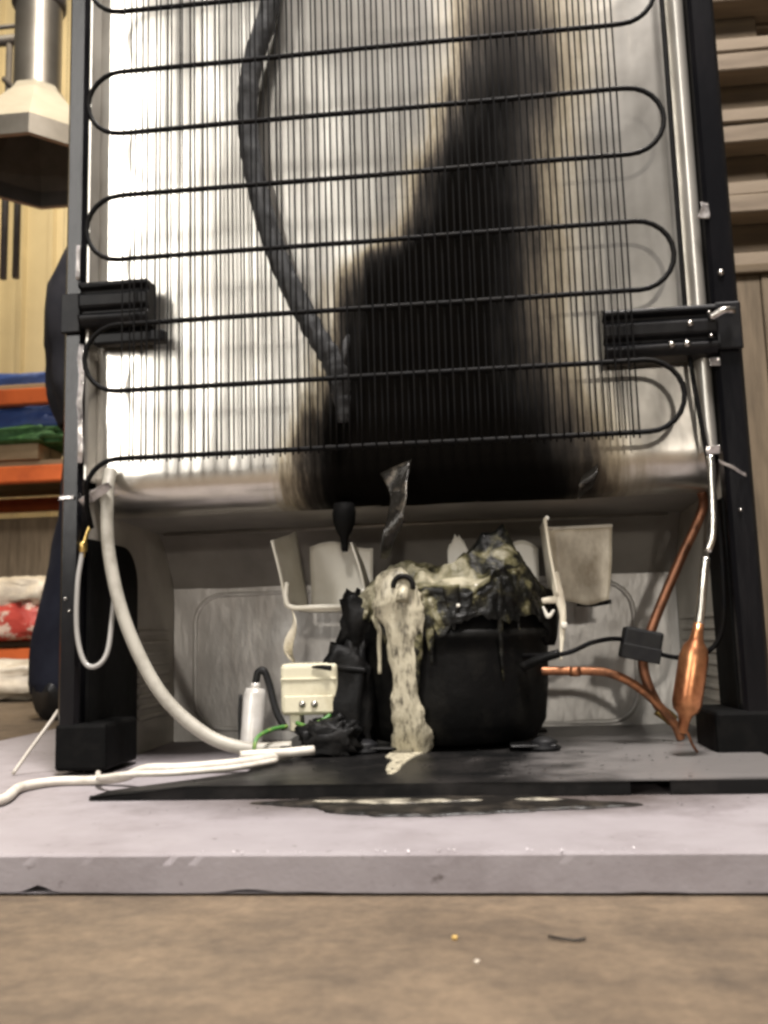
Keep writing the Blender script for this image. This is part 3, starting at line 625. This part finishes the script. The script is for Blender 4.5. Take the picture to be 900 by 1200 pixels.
# right-hand remains: corner of the tray
def corner(u, v):
    # from left front edge round the inside back to the right end; narrower towards the bottom
    k = .80+.20*v
    if u < .35: t = u/.35; x, y = -.031*k, -.045+.075*t
    elif u < .5: t = (u-.35)/.15; x, y = (-.031+.010*t)*k, .030+.006*t
    else: t = (u-.5)/.5; x, y = (-.021+.053*t)*k, .036-.004*t
    low = .010*max(0, .45-u)*(1-v)**2+.002*math.sin(u*14)*(1-v)**2
    return (.1525+x, .110+y, .126+.068*v+low)
TR2 = wall_piece(corner, 'drip_tray', 'tray_scorch', FR, 30, 16, .002, .001)
MB().tube(cat([corner(u/20, 1.0) for u in range(21)], 3), .0018, 6).build('tray_rim', 'tray', TR2)
MB().tube(cat([(.150, .150, .1255), (.163, .150, .1245), (.172, .149, .1255), (.180, .147, .1265)], 4), .0022, 6).build('burnt_edge', 'char_lump', TR2)
TR3 = wall_piece(lambda u, v: (.088+.031*u, .165, .128+(.060-.010*u**3-.012*(1-u)**4)*v), 'drip_tray', 'tray', FR)
wall_piece(lambda u, v: (.036+.020*u, .150, .155+(.018+.018*math.sin(2.6*u+.3)+.006*noise.noise(Vector((u*9, 0, 0))))*v), 'tray_shard', 'tray', TR3, 10, 8)
# melted strands at the right of the compressor
drip([(.127, .078, .150), (.1285, .076, .132), (.131, .074, .115), (.129, .072, .098), (.127, .070, .078)], [.004, .0045, .003, .0022, .0008], 'tray_scorch', seed=11, parent=TR2)
drip([(.108, .078, .128), (.116, .076, .127), (.126, .076, .128), (.132, .078, .127)], [.002, .003, .0035, .002], 'tray_scorch', seed=12, parent=TR2)
drip([(.115, .074, .122), (.119, .073, .114), (.124, .072, .119)], [.001, .0022, .001], 'tray', seed=13, parent=TR2)
for k, (x, z, s) in enumerate([(.131, .1035, .0026)]):
    lb = lump((s*2, s*1.5, s*2), 40+k, .25, 3, 6).build('plastic_blob', 'tray', TR2); lb.location = (x, .070, z)

# burnt drain nozzle and hanging charred foil under the back panel
MB().lathe([(0, .034), (.0085, .034), (.0100, .026), (.0092, .018), (.0062, .010), (.0036, .006), (.0030, -.004), (.0022, -.006), (0, -.006)], (-.0445, .052, .1775), 16).build('drain_nozzle', 'black_matt', FR)
wall_piece(lambda u, v: ((.000+.016*v*(1-v)*1.8-.011*v)+(u-.5)*(.024*(1-v)**.8+.002)*(1-.3*math.sin(6*v)), .0395-.018*math.sin(2.0*v)+.012*(u-.5)*math.cos(7*v)*v, .236-.074*v+.010*(u-.3)*(1-v)), 'charred_foil', 'charflap', FR, 10, 22, .0006, .002, 70)
wall_piece(lambda u, v: (.148+.014*u-.006*v, .0395-.012*math.sin(3*v), .222-.018*v+.010*u), 'charred_foil', 'charflap', FR, 10, 10, .0006, .0016, 70)

# relay box and capacitor
RB = MB().box(-.101, -.054, .055, .095, .040, .0815).build('relay_box', 'relay', FR, bevel=.0035, seg=3)
MB().box(-.1005, -.0545, .0538, .0552, .068, .0700).build('relay_ridge', 'relay', RB, bevel=.0005, seg=1)
MB().box(-.098, -.057, .0535, .0552, .0420, .0560).build('terminal_strip', 'relay', RB, bevel=.001, seg=1)
for x in (-.0825, -.0725): screw(x, .0532, .0490, .0030, RB)
for x, wd in ((-.094, .009), (-.062, .006)): MB().box(x, x+wd, .057, .075, .0270, .0405).build('terminal_leg', 'relay', RB, bevel=.001, seg=1)
MB().tube(cat([(-.088, .056, .034), (-.078, .050, .032), (-.066, .050, .036), (-.060, .054, .040)], 5), .0018, 8).build('earth_wire', 'green', RB)
MB().tube(cat([(-.094, .07, .03), (-.08, .048, .026), (-.062, .05, .03), (-.05, .05, .04)], 6), .0028, 8).build('live_wire', 'rubber', RB)
MB().tube(cat([(-.058, .050, .0775), (-.068, .0525, .0785), (-.074, .0535, .0785)], 4), [.0022, .002, .002, .0018, .0016, .0014, .0012, .001, .0008], 8).build('scorched_lead', 'char_lump', RB)
CP = MB(); a_ = Vector((-.1235, .045, .012)); b_ = Vector((-.1215, .055, .062))
CP.tube([a_, a_.lerp(b_, .06), a_.lerp(b_, .9), b_], [.0085, .0092, .0092, .0080], 16)
CP = CP.build('capacitor', 'capacitor', FR)
MB().lathe([(0, 0), (.004, 0), (.004, .006), (0, .006)], (-.1215, .055, .061), 10).build('capacitor_terminal', 'capacitor', CP)
MB().tube(cat([(-.1215, .055, .064), (-.1195, .055, .0745), (-.1145, .055, .0765), (-.110, .055, .066), (-.104, .052, .045), (-.096, .05, .030)], 7), [.0030]*36, 8).build('capacitor_lead', 'rubber', CP)
MB().tube(cat([(-.133, .052, .058), (-.1335, .05, .04), (-.133, .05, .012)], 5), .0015, 6).build('capacitor_lead', 'rubber', CP)

# grey hose and thin looped tube at the left
MB().tube(cat([(-.238, .034, .245), (-.2355, .022, .220), (-.2315, .018, .173), (-.2165, .016, .118), (-.1885, .016, .064), (-.1535, .018, .031), (-.1200, .020, .0185), (-.086, .026, .0180)], 10), .0052, 14).build('drain_pipe', 'hose_grey', FR)
lt = MB().tube(cat([(-.2535, .0165, .176), (-.2560, .014, .15), (-.2560, .014, .113), (-.2500, .014, .0895), (-.2405, .014, .0845), (-.2320, .017, .095), (-.2300, .022, .125), (-.2295, .026, .152)], 8), .0021, 8).build('process_tube', 'clear_tube', FR)
MB().tube(cat([(-.2475, .020, .200), (-.2515, .0175, .188), (-.2530, .0165, .172)], 4), .0016, 8).build('capillary', 'brass', lt)
MB().lathe([(0, -.004), (.0028, -.004), (.0036, -.002), (.0036, .003), (.0025, .005), (0, .005)], (-.2530, .0165, .180), 8).build('brass_nut', 'brass', lt)

# power cord, flattened sleeve ends
MB().tube(cat([(-.33, -.215, .0036), (-.268, -.155, .0036), (-.2485, -.113, .0036), (-.262, -.060, .0036), (-.249, -.033, .0036), (-.224, -.030, .0036), (-.198, -.035, .0060), (-.175, -.048, .0135), (-.150, -.050, .0142), (-.124, -.036, .0142), (-.104, -.015, .0142), (-.080, .022, .0150), (-.066, .045, .022), (-.060, .060, .035)], 10), .0034, 10).build('power_cord', 'white_cord', FR)
MB().tube(cat([(-.236, .012, .0030), (-.222, -.020, .0040), (-.205, -.052, .0085), (-.178, -.068, .0128), (-.150, -.066, .0130), (-.125, -.054, .0130), (-.108, -.040, .0130), (-.090, -.010, .0130)], 8), .0022, 8).build('flat_lead', 'white_cord', FR)
MB().tube(cat([(-.118, -.008, .0168), (-.100, .0, .0168), (-.082, .004, .0172), (-.066, .012, .0175)], 5), [.0036]*16, 10).build('cable_sleeve', 'white_cord', FR)
MB().tube(cat([(-.090, .008, .017), (-.083, .006, .0175)], 3), .0044, 10).build('sleeve_band', 'rubber', FR)
MB().tube(cat([(-.109, .010, .016), (-.1085, -.002, .021), (-.107, .004, .029), (-.099, .02, .033), (-.090, .03, .034)], 6), .0016, 8).build('earth_wire', 'green', FR)

# base plate with slotted front lip
def base_plate():
    mb = MB(); x0, x1, y0, y1 = -.196, .262, -.098, .240; nx = 90; ny = 30
    def top(u, v):
        x = x0+(x1-x0)*u; y = y0+(y1-y0)*v
        z = .0100+.0007*noise.fractal(Vector((x*14, y*14, 0)), 1, 2, 3)
        if v == 0: z -= .0012
        z -= .0062*max(0, 1-u*7)*max(0, 1-v*6)
        edge = -.196+min(1, max(0, (y+.092)/.05))*.092-.012*min(1, max(0, (y+.03)/.05))+.004*noise.noise(Vector((y*40, 1, 1)))
        x = edge+(x1-edge)*u
        return (x, y+.0015*noise.noise(Vector((x*16, 0, 3)))*(1-v), z)
    mb.grid(top, nx, ny)
    segs = [(-.130, .152), (.176, .262)]
    for a, b in segs:
        mb.box(a, b, y0+.0005, y0+.003, .0006, .0090)
    mb.add([(-.196, y0+.002, .0006), (-.130, y0+.0005, .0006), (-.130, y0+.0005, .0090), (-.196, y0+.004, .0030), (-.196, y0+.02, .0006), (-.130, y0+.02, .0006), (-.130, y0+.02, .0090), (-.17, y0+.02, .0030)], [(0, 1, 2, 3), (3, 2, 6, 7), (0, 4, 5, 1), (0, 3, 7, 4), (4, 7, 6, 5)])
    return mb
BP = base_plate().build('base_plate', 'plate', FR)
fk = MB()
for i in range(420):
    x = random.gauss(.05, .11); y = random.uniform(-.15, .10); z = .0112 if y > -.095 else .0004
    if not -.18 < x < .26 or (y > -.095 and x < -.08): continue
    q = random.uniform(.0005, .0022)*(1 if y > -.095 else .5); a = random.uniform(0, 6.3)
    v = [Vector((x, y, z))+Vector((math.cos(a+t)*q*random.uniform(.5, 1), math.sin(a+t)*q*random.uniform(.5, 1), random.uniform(0, .5)*q)) for t in (0, 1.5, 3.1, 4.6)]
    fk.add(v, [(0, 1, 2), (0, 2, 3)])
tag(fk.build('soot_flakes', 'char_lump', BP), kind='stuff')

# crumpled clear tape on the flanges and corners
def tape(o0, ex, ey, n, parent=FR, amp=.003, name='tape_strip', m='tape'):
    o0, ex, ey = Vector(o0), Vector(ex), Vector(ey)
    return wall_piece(lambda u, v: o0+ex*u+ey*v, name, m, parent, 16, 8, .0003, amp, 90)
tape((-.256, .012, .2185), (.028, -.001, .014), (.002, .006, -.005), 1, amp=.0035)
tape((-.2735, .0160, .2220), (.012, 0, .001), (0, 0, -.003), 2, amp=.0020)
tape((-.2590, .0155, .250), (.004, .001, .0), (0, 0, .10), 3, amp=.0022)
tape((-.2630, .0162, .407), (.003, .0005, .0), (0, 0, .030), 4, amp=.0012)
tape((.2475, .0135, .420), (.009, .001, -.001), (0, 0, .012), 5, amp=.0045)
tape((.2480, .0150, .300), (.008, .001, 0), (0, 0, .006), 8, amp=.002)
tape((.239, .010, .235), (.009, -.001, .002), (.001, .003, -.005), 6, amp=.0035)
tape((.248, .0135, .227), (.020, .003, -.011), (.001, .001, -.003), 7, amp=.0020)

# ------------------------------------------------------------------ things on the board and the floor
def blob_outline(pts, z0, h, name, m, seed=0):
    ring = cat(pts+[pts[0]], 10)[:-1]; n = len(ring); c = sum(ring, Vector())/n; mb = MB(); vs = []
    for k, (s, z) in enumerate(((1.0, 0), (.985, .5), (.94, .9), (.7, 1.0), (.4, .95), (.12, 1.0))):
        for p in ring:
            q = c+(p-c)*s*(1+.10*noise.fractal(Vector((p.x*55, p.y*55, seed)), 1, 2, 4))
            vs.append((q.x, q.y, z0+h*z*(1+.4*noise.noise(Vector((q.x*50, q.y*50, seed+3))))))
    mb.add(vs, [(i*n+j, i*n+(j+1) % n, (i+1)*n+(j+1) % n, (i+1)*n+j) for i in range(5) for j in range(n)], True)
    mb.add(vs[5*n:], [tuple(range(n))], True)
    return mb.build(name, m)
PU = blob_outline([(-.080, -.114, 0), (-.050, -.128, 0), (-.02, -.150, 0), (.02, -.160, 0), (.06, -.156, 0), (.1, -.146, 0), (.150, -.132, 0), (.115, -.118, 0), (.10, -.104, 0), (.05, -.101, 0), (0, -.101, 0), (-.05, -.103, 0)], .0004, .0016, 'melted_plastic', 'puddle', 2)
tag(PU, 'flat glossy black puddle of melted plastic on the foam board', 'puddle')
q = blob_outline([(-.048, -.116, 0), (-.02, -.124, 0), (.01, -.128, 0), (.04, -.124, 0), (.062, -.119, 0), (.03, -.114, 0), (0, -.113, 0)], .0016, .0009, 'pale_smear', 'puddle_cream', 5); q.parent = PU
q = blob_outline([(.078, -.118, 0), (.095, -.122, 0), (.112, -.119, 0), (.095, -.114, 0)], .0016, .0008, 'pale_smear', 'puddle_cream', 6); q.parent = PU
q = blob_outline([(-.012, .045, 0), (.0, .04, 0), (.014, .046, 0), (.010, .02, 0), (.006, -.01, 0), (.004, -.05, 0), (-.002, -.062, 0), (-.006, -.03, 0), (-.005, .0, 0), (-.012, .02, 0)], .0098, .0016, 'plastic_smear', 'drip', 9); q.parent = COMP
zt = MB().tube(cat([(-.312, .024, .0012), (-.302, .03, .018), (-.285, .032, .041), (-.279, .033, .050)], 6), [.0016]*19, 6).build('cable_tie', 'white_cord'); tag(zt, 'thin white cable tie leaning on the left side of the fridge', 'cable tie')
def chip(name, m, x, y, s, label, seed, cat_='chip'):
    o = lump(s, seed, .3, 2.5, 5).build(name, m); o.location = (x, y, FZ); o.rotation_euler = (0, 0, seed); tag(o, label, cat_)
chip('plastic_chip', 'chip', .050, -.308, (.0022, .002, .0016), 'tiny yellow chip on the concrete in front of the board', 3)
chip('paper_chip', 'chip_white', .059, -.334, (.002, .0018, .001), 'tiny pale chip on the concrete nearest the camera', 4)
tw = MB().tube(cat([(.087, -.306, FZ+.001), (.092, -.310, FZ+.0012), (.097, -.311, FZ+.001), (.101, -.310, FZ+.0014)], 4), .0005, 5).build('wire_scrap', 'rubber'); tag(tw, 'small dark twist of wire on the concrete floor', 'wire')

# ------------------------------------------------------------------ background left: rack, sacks, wall, hood
WL = empty('sheet_wall', (-1.6, 3.4, FZ)); tag(WL, 'cream ribbed metal wall behind the storage rack', 'wall')
pm = MB(); prof = []
x = 0
while x < .60: prof += [(x, 0), (x+.075, 0), (x+.085, -.028), (x+.105, -.028), (x+.115, 0)]; x += .15
prof.append((.60, 0)); nP = len(prof)
pm.add([(px, py, 0) for px, py in prof]+[(px, py, 3.6) for px, py in prof], [(i, i+1, nP+i+1, nP+i) for i in range(nP-1)])
pme = pm.mesh('wall_panel'); pme.materials.append(M['wall_cream'])
for k in range(7): link('wall_panel', pme, None, WL, (-2.1+k*.601, .002*(k % 2), 0))
RK = empty('storage_rack', (-1.75, 2.4, FZ)); tag(RK, 'storage rack with orange beams left of the fridge', 'rack')
for z in (.09, .735, 1.02):
    MB().box(-1.1, 1.05, -.02, .02, z-.03, z+.03).build('beam', 'orange', RK, bevel=.006)
    MB().box(-1.1, 1.05, .66, .70, z-.03, z+.03).build('beam', 'orange', RK, bevel=.006)
for x in (-1.14, 1.09):
    for y in (0, .68): MB().box(x-.035, x+.035, y-.03, y+.03, 0, 2.3).build('upright', 'upright', RK, bevel=.006)
for z, m in ((.77, 'wood'), (.125, 'wood_dark'), (1.055, 'wood')):
    for k in range(5): MB().box(-1.08, 1.03, .022+.13*k, .142+.13*k, z, z+.022).build('deck_board', m, RK, bevel=.003, seg=1)
for k, (x, l) in enumerate(((-.2, .9), (-.25, 1.0))):
    o = MB().box(x-l/2, x+l/2, -.0+.10*k, .09+.10*k, 0, .055).build('timber_beam', 'wood'); o.location = (-1.75, 2.40, FZ+.793); o.parent = None
    tag(o, ['pale timber length at the front of the middle rack shelf', 'pale timber length behind another on the middle rack shelf'][k], 'timber')
o = lump((.75, .45, .115), 31, .16, 3, 20, crumple=.12).build('blue_tarp', 'blue'); o.location = (-1.72, 2.66, FZ+.89); tag(o, 'folded blue tarpaulin on the rack between two orange beams', 'tarpaulin')
o = lump((.7, .25, .065), 32, .3, 4, 20, crumple=.25).build('green_net', 'green_net'); o.location = (-1.74, 2.5, FZ+.85); tag(o, 'bundle of green netting under the blue tarpaulin', 'netting')
o = lump((.45, .3, .07), 36, .16, 3, 16, crumple=.1).build('blue_sheet', 'blue'); o.location = (-1.72, 2.62, FZ+1.078); tag(o, 'blue sheet folded on the top shelf of the rack', 'sheet')
o = MB().box(-.5, .5, -.25, .25, 0, .16).build('cardboard_box', 'wood_dark', bevel=.006); o.location = (-1.62, 2.78, FZ+.148); tag(o, 'brown box at the back of the lowest rack shelf', 'box')
o = MB().box(-.55, .6, -.2, .2, 0, .3).build('storage_crate', 'wood_up', bevel=.006); o.location = (-1.62, 2.80, FZ+.31); tag(o, 'brown wooden case on the box low in the rack', 'case')
o = lump((.42, .3, .13), 33, .18, 3, 18, crumple=.12).build('red_sack', 'bag_red'); o.location = (-1.60, 2.48, FZ+.148); tag(o, 'red and white sack on the lowest rack shelf', 'sack')
o = lump((.32, .25, .10), 34, .2, 3, 18, crumple=.2).build('white_sack', 'bag_white'); o.location = (-1.57, 2.46, FZ+.262); tag(o, 'crumpled whitish sack lying on top of the red sack', 'sack')
o = lump((.34, .26, .085), 35, .2, 3, 18, crumple=.2).build('white_sack', 'bag_white'); o.location = (-1.10, 1.45, FZ); tag(o, 'crumpled white sack lying on the floor in front of the rack', 'sack')
o = lump((.16, .14, .06), 37, .2, 3, 14, crumple=.2).build('brown_bag', 'wood'); o.location = (-1.26, 1.72, FZ); tag(o, 'small tan bag on the floor behind the white sack', 'bag')

HD = empty('exhaust_hood', (-1.12, 1.60, 1.405)); tag(HD, 'steel exhaust hood with round duct hanging at upper left', 'exhaust hood')
ho = MB().lathe([(.066, .24), (.080, .215), (.215, .055)], seg=8, smooth=False, a0=R(22.5)).build('hood_cone', 'hood_out', HD, solid=.003)
MB().lathe([(.217, .054), (.222, .054), (.222, .0), (.205, .0), (.205, .050)], seg=8, smooth=False, a0=R(22.5)).build('hood_rim', 'duct', HD)
MB().lathe([(.203, .002), (.203, .046), (.07, .19), (0, .19)], seg=8, smooth=False, a0=R(22.5)).build('hood_lining', 'hood_in', HD)
MB().lathe([(.064, .22), (.064, 1.4)], seg=28).build('duct', 'duct', HD)
MB().lathe([(.064, .50), (.074, .505), (.074, .54), (.064, .545)], seg=28).build('duct_collar', 'wall_dark', HD)
RA = empty('pipe_frame', (-1.75, 2.5, 2.2)); tag(RA, 'dark pipe frame high behind the exhaust hood', 'frame')
MB().tube([(-.6, 0, .29), (.155, 0, .29)], .022, 10).build('rail', 'wall_dark', RA)
MB().tube([(-.6, 0, .35), (.155, 0, .35)], .009, 8).build('rail', 'wall_dark', RA)
for x in (.045, .095, -.1, -.25): MB().tube([(x, 0, -.7), (x, 0, .28)], .014, 8).build('rod', 'wall_dark', RA)
MB().tube([(.03, -.01, .12), (.13, -.01, .02)], .012, 8).build('brace', 'wall_dark', RA)

# ------------------------------------------------------------------ background right: pallets on a crate
CRT = empty('wooden_crate', (1.02, 1.55, FZ)); tag(CRT, 'tall brown wooden crate right of the fridge under the pallets', 'crate')
HC = .838-FZ
for k in range(8):
    x = -.48+.12*k
    MB().box(x+.001, x+.119, -.36+random.uniform(-.002, .002), -.338, 0.002, HC-.02).build('crate_plank', 'wood_up', CRT, bevel=.002, seg=1)
MB().box(-.48, .48, -.335, .36, 0, HC-.022).build('crate_body', 'wood_dark', CRT)
MB().box(-.485, .485, -.372, .365, HC-.0195, HC).build('crate_lid', 'wood_dark', CRT, bevel=.003)
def pallet_parts():
    parts = []
    for k in range(7): parts.append(('deck_board', 'wood_pallet', MB().box(-.45, .45, -.36+.105*k, -.27+.105*k, .118, .158).mesh('deck_board', bevel=.003, seg=1)))
    for k in range(3):
        parts.append(('bottom_board', 'wood_pallet', MB().box(-.45, .45, -.36+.31*k, -.26+.31*k, 0, .030).mesh('bottom_board', bevel=.003, seg=1)))
        for j in range(3):
            parts.append(('block', 'wood_dark', MB().box(-.45+.38*j, -.31+.38*j, -.30+.31*k, -.225+.31*k, .031, .117).mesh('block', bevel=.003, seg=1)))
    return parts
PPs = pallet_parts()
for q in range(5):
    pl = empty('wooden_pallet', (1.04+(.012, -.008, .01, -.014, .006)[q], 1.56, .839+.1605*q), (.01, -.012, .006, .012, -.008)[q])
    tag(pl, ['wooden pallet lying directly on the crate lid, lowest of the stack', 'second wooden pallet up from the crate lid', 'third wooden pallet up from the crate lid', 'fourth wooden pallet up from the crate lid', 'topmost wooden pallet of the stack on the crate'][q], 'pallet', 'pallets stacked on the crate')
    for nm, m, me in PPs: link(nm, me, m, pl)

# ------------------------------------------------------------------ person behind the fridge at the left
def skin_mesh(name, joints, edges, m, parent, sub=2, root=0):
    me = bpy.data.meshes.new(name+'_skeleton'); me.from_pydata([j[0] for j in joints], edges, [])
    o = bpy.data.objects.new(name, me); col.objects.link(o)
    md = o.modifiers.new('skin', 'SKIN'); md.use_smooth_shade = True
    for i, j in enumerate(joints):
        r = j[1]; me.skin_vertices[0].data[i].radius = (r, r) if isinstance(r, float) else r
        me.skin_vertices[0].data[i].use_root = (i == root)
    o.modifiers.new('sub', 'SUBSURF').levels = sub; o.modifiers['sub'].render_levels = sub
    dg = bpy.context.evaluated_depsgraph_get(); res = bpy.data.meshes.new_from_object(o.evaluated_get(dg)); res.name = name
    bpy.data.objects.remove(o)
    for p in res.polygons: p.use_smooth = True
    res.materials.clear(); res.materials.append(M[m])
    return link(name, res, None, parent)
PE = empty('person', (-.550, .86, FZ), R(0))
lean = lambda z: .26*min(1., max(0., (z-.74)/.5)); tag(PE, 'person in dark coat and navy trousers standing behind the fridge', 'person')
# skeleton: root at the pelvis, facing +y (away from the camera)
J = [((0, 0, .95), (.07, .06)), ((0, 0, 1.15), (.09, .07)), ((0, 0, 1.36), (.11, .075)), ((0, .005, 1.47), (.06, .06)), ((0, .015, 1.55), (.05, .055)), ((0, .025, 1.63), (.075, .092)), ((0, .02, 1.71), (.070, .085))]
Eg = [(0, 1), (1, 2), (2, 3), (3, 4), (4, 5), (5, 6)]
for s in (-1, 1):
    k = len(J); hx, kx, fx = ((-.055, -.045, -.100) if s < 0 else (.09, .125, .17)); J += [((hx-.03, 0, .84), .045), ((kx, .01, .50), .036), ((fx, -.01, .10), .030), ((fx, .02, .045), .026), ((fx, .10, .035), .018)]
    Eg += [(0, k), (k, k+1), (k+1, k+2), (k+2, k+3), (k+3, k+4)]
    k = len(J); J += [((s*.17, 0, 1.38), .045), ((s*.23, .03, 1.13), .038), ((s*.19, .20, .98), .030), ((s*.175, .26, .965), (.020, .038))]
    Eg += [(2, k), (k, k+1), (k+1, k+2), (k+2, k+3)]
    w0 = k+3
    for f, (dx, ln) in enumerate(((-.030, .075), (-.010, .085), (.010, .08), (.028, .065))):
        q = len(J); bx = s*.175+dx
        J += [((bx, .29, .965), .0095), ((bx, .29+ln*.5, .955), .0085), ((bx, .29+ln*.85, .930), .0075)]; Eg += [(w0, q), (q, q+1), (q+1, q+2)]
    q = len(J); J += [((s*.175-s*.045, .275, .955), .010), ((s*.175-s*.055, .31, .935), .0085)]; Eg += [(w0, q), (q, q+1)]
J = [((p[0]+lean(p[2]), p[1], p[2]), r) for p, r in J]
body = skin_mesh('body', J, Eg, 'skin', PE)
# face: nose, ears, eyes, mouth on the front (+y) of the head
fc = MB(); fc.tube([(0, .105, 1.655), (0, .122, 1.625), (0, .108, 1.612)], [.008, .013, .010], 8)
NO = fc.build('nose', 'skin', body); NO.location.x = .26
for s in (-1, 1):
    e = lump((.024, .012, .014), 50, .02, 2, 6).build('eye', 'fridge_white', body); e.location = (s*.030+.26, .103, 1.650)
    e = lump((.014, .034, .058), 51, .08, 2, 6).build('ear', 'skin', body); e.location = (s*.078+.26, .015, 1.615)
MB().tube(cat([(-.022, .100, 1.588), (0, .107, 1.586), (.022, .100, 1.588)], 4), .005, 6).build('mouth', 'bag_red', body).location.x = .26
def hairfn(u, v):
    a = 2*math.pi*u; b = math.pi/2*(1-v*1.12); d = Vector((math.cos(b)*math.cos(a), math.cos(b)*math.sin(a), math.sin(b)))
    k = 1+.05*noise.fractal(d*6, 1, 2, 3); lift = .03*max(0, d.y)*v
    return (d.x*.087*k, .02+d.y*.104*k, 1.665+d.z*.105*k+lift-.045*v*max(0, -d.y))
MB().grid(hairfn, 40, 16).build('hair', 'hair', PE).location.x = .26
def loft(rings, nu=28, nv=40, fold=.04, seed=0):
    def fn(u, v):
        t = v*(len(rings)-1); i = min(int(t), len(rings)-2); f = t-i; f = f*f*(3-2*f)
        cx, cy, z, rx, ry = (rings[i][k]*(1-f)+rings[i+1][k]*f for k in range(5)); a = 2*math.pi*u
        q = 1+fold*noise.fractal(Vector((math.cos(a)*2+seed, math.sin(a)*2, z*14)), 1, 2, 3)
        return (cx+rx*q*math.cos(a), cy+ry*q*math.sin(a), z)
    return MB().grid(fn, nu, nv)
TRO = loft([(.12, 0, 1.02, .09, .08), (.08, 0, .93, .10, .09), (.04, 0, .84, .11, .11), (.03, 0, .78, .09, .09)], seed=3).build('trousers', 'navy', PE)
FX = {-1: -.100, 1: .17}
for s, hx, kx in ((-1, -.055, -.050), (1, .09, .125)):
    loft([(hx+.06, 0, .90, .075, .09), (hx+.02, 0, .80, .078, .09), (kx, .01, .52, .064, .072), (kx-.008, 0, .34, .062, .07), (FX[s]+.006, -.005, .15, .065, .074), (FX[s], 0, .06, .068, .080), (FX[s], .004, .042, .066, .080)], fold=.07, seed=s).build('trouser_leg', 'navy', TRO)
for s in (-1, 1):
    sh = MB()
    def fn(u, v, s=s):
        a = 2*math.pi*u; yy = -.085+.275*v; wd = .036+.012*math.sin(math.pi*min(1, v*1.1))-.02*max(0, v-.85)/.15*.9
        hgt = .085*(1-.55*min(1, v*1.25))+.012; e = .2 if v in (0, 1) else 1
        e = .02 if v in (0, 1) else 1; return (FX[s]+wd*e*math.cos(a), yy, max(0, hgt*.5+hgt*.55*e*math.sin(a)))
    sh.grid(fn, 20, 14); sh.build('shoe', 'shoe', PE)
# knee-length coat: lofted ellipses with folds, and sleeves
ch = [(.50, .115, .125), (.56, .135, .14), (.64, .145, .15), (.80, .147, .145), (.95, .145, .130), (1.08, .150, .115), (1.25, .175, .125), (1.38, .19, .12), (1.44, .13, .095), (1.49, .07, .075)]
def coatfn(u, v):
    t = v*(len(ch)-1); i = min(int(t), len(ch)-2); f = t-i; f = f*f*(3-2*f)
    z, rx, ry = (ch[i][k]*(1-f)+ch[i+1][k]*f for k in range(3)); a = 2*math.pi*u
    fold = 1+(.09*noise.fractal(Vector((math.cos(a)*2.2, math.sin(a)*2.2, z*7)), 1, 2, 3)+.05*math.sin(a*7+z*4)*max(0, 1.0-z)+.04*noise.noise(Vector((math.cos(a)*3, math.sin(a)*3, z*5))))
    return (rx*fold*math.cos(a)+lean(z), ry*fold*math.sin(a), z)
COAT = MB().grid(coatfn, 60, 48).build('coat', 'coat', PE, solid=.006)
for s in (-1, 1):
    MB().tube(cat([(s*x_+lean(z_), y_, z_) for x_, y_, z_ in ((.15, 0, 1.42), (.20, 0, 1.38), (.225, .012, 1.25), (.235, .03, 1.12), (.21, .12, 1.03), (.19, .20, .985))], 6), [.05, .06, .066, .068, .068, .066, .066, .065, .064, .063, .063, .062, .062, .062, .062, .062, .062, .061, .06, .06, .058, .057, .056, .055, .054, .053, .052, .051, .05, .05, .05], 14).build('sleeve', 'coat', COAT)
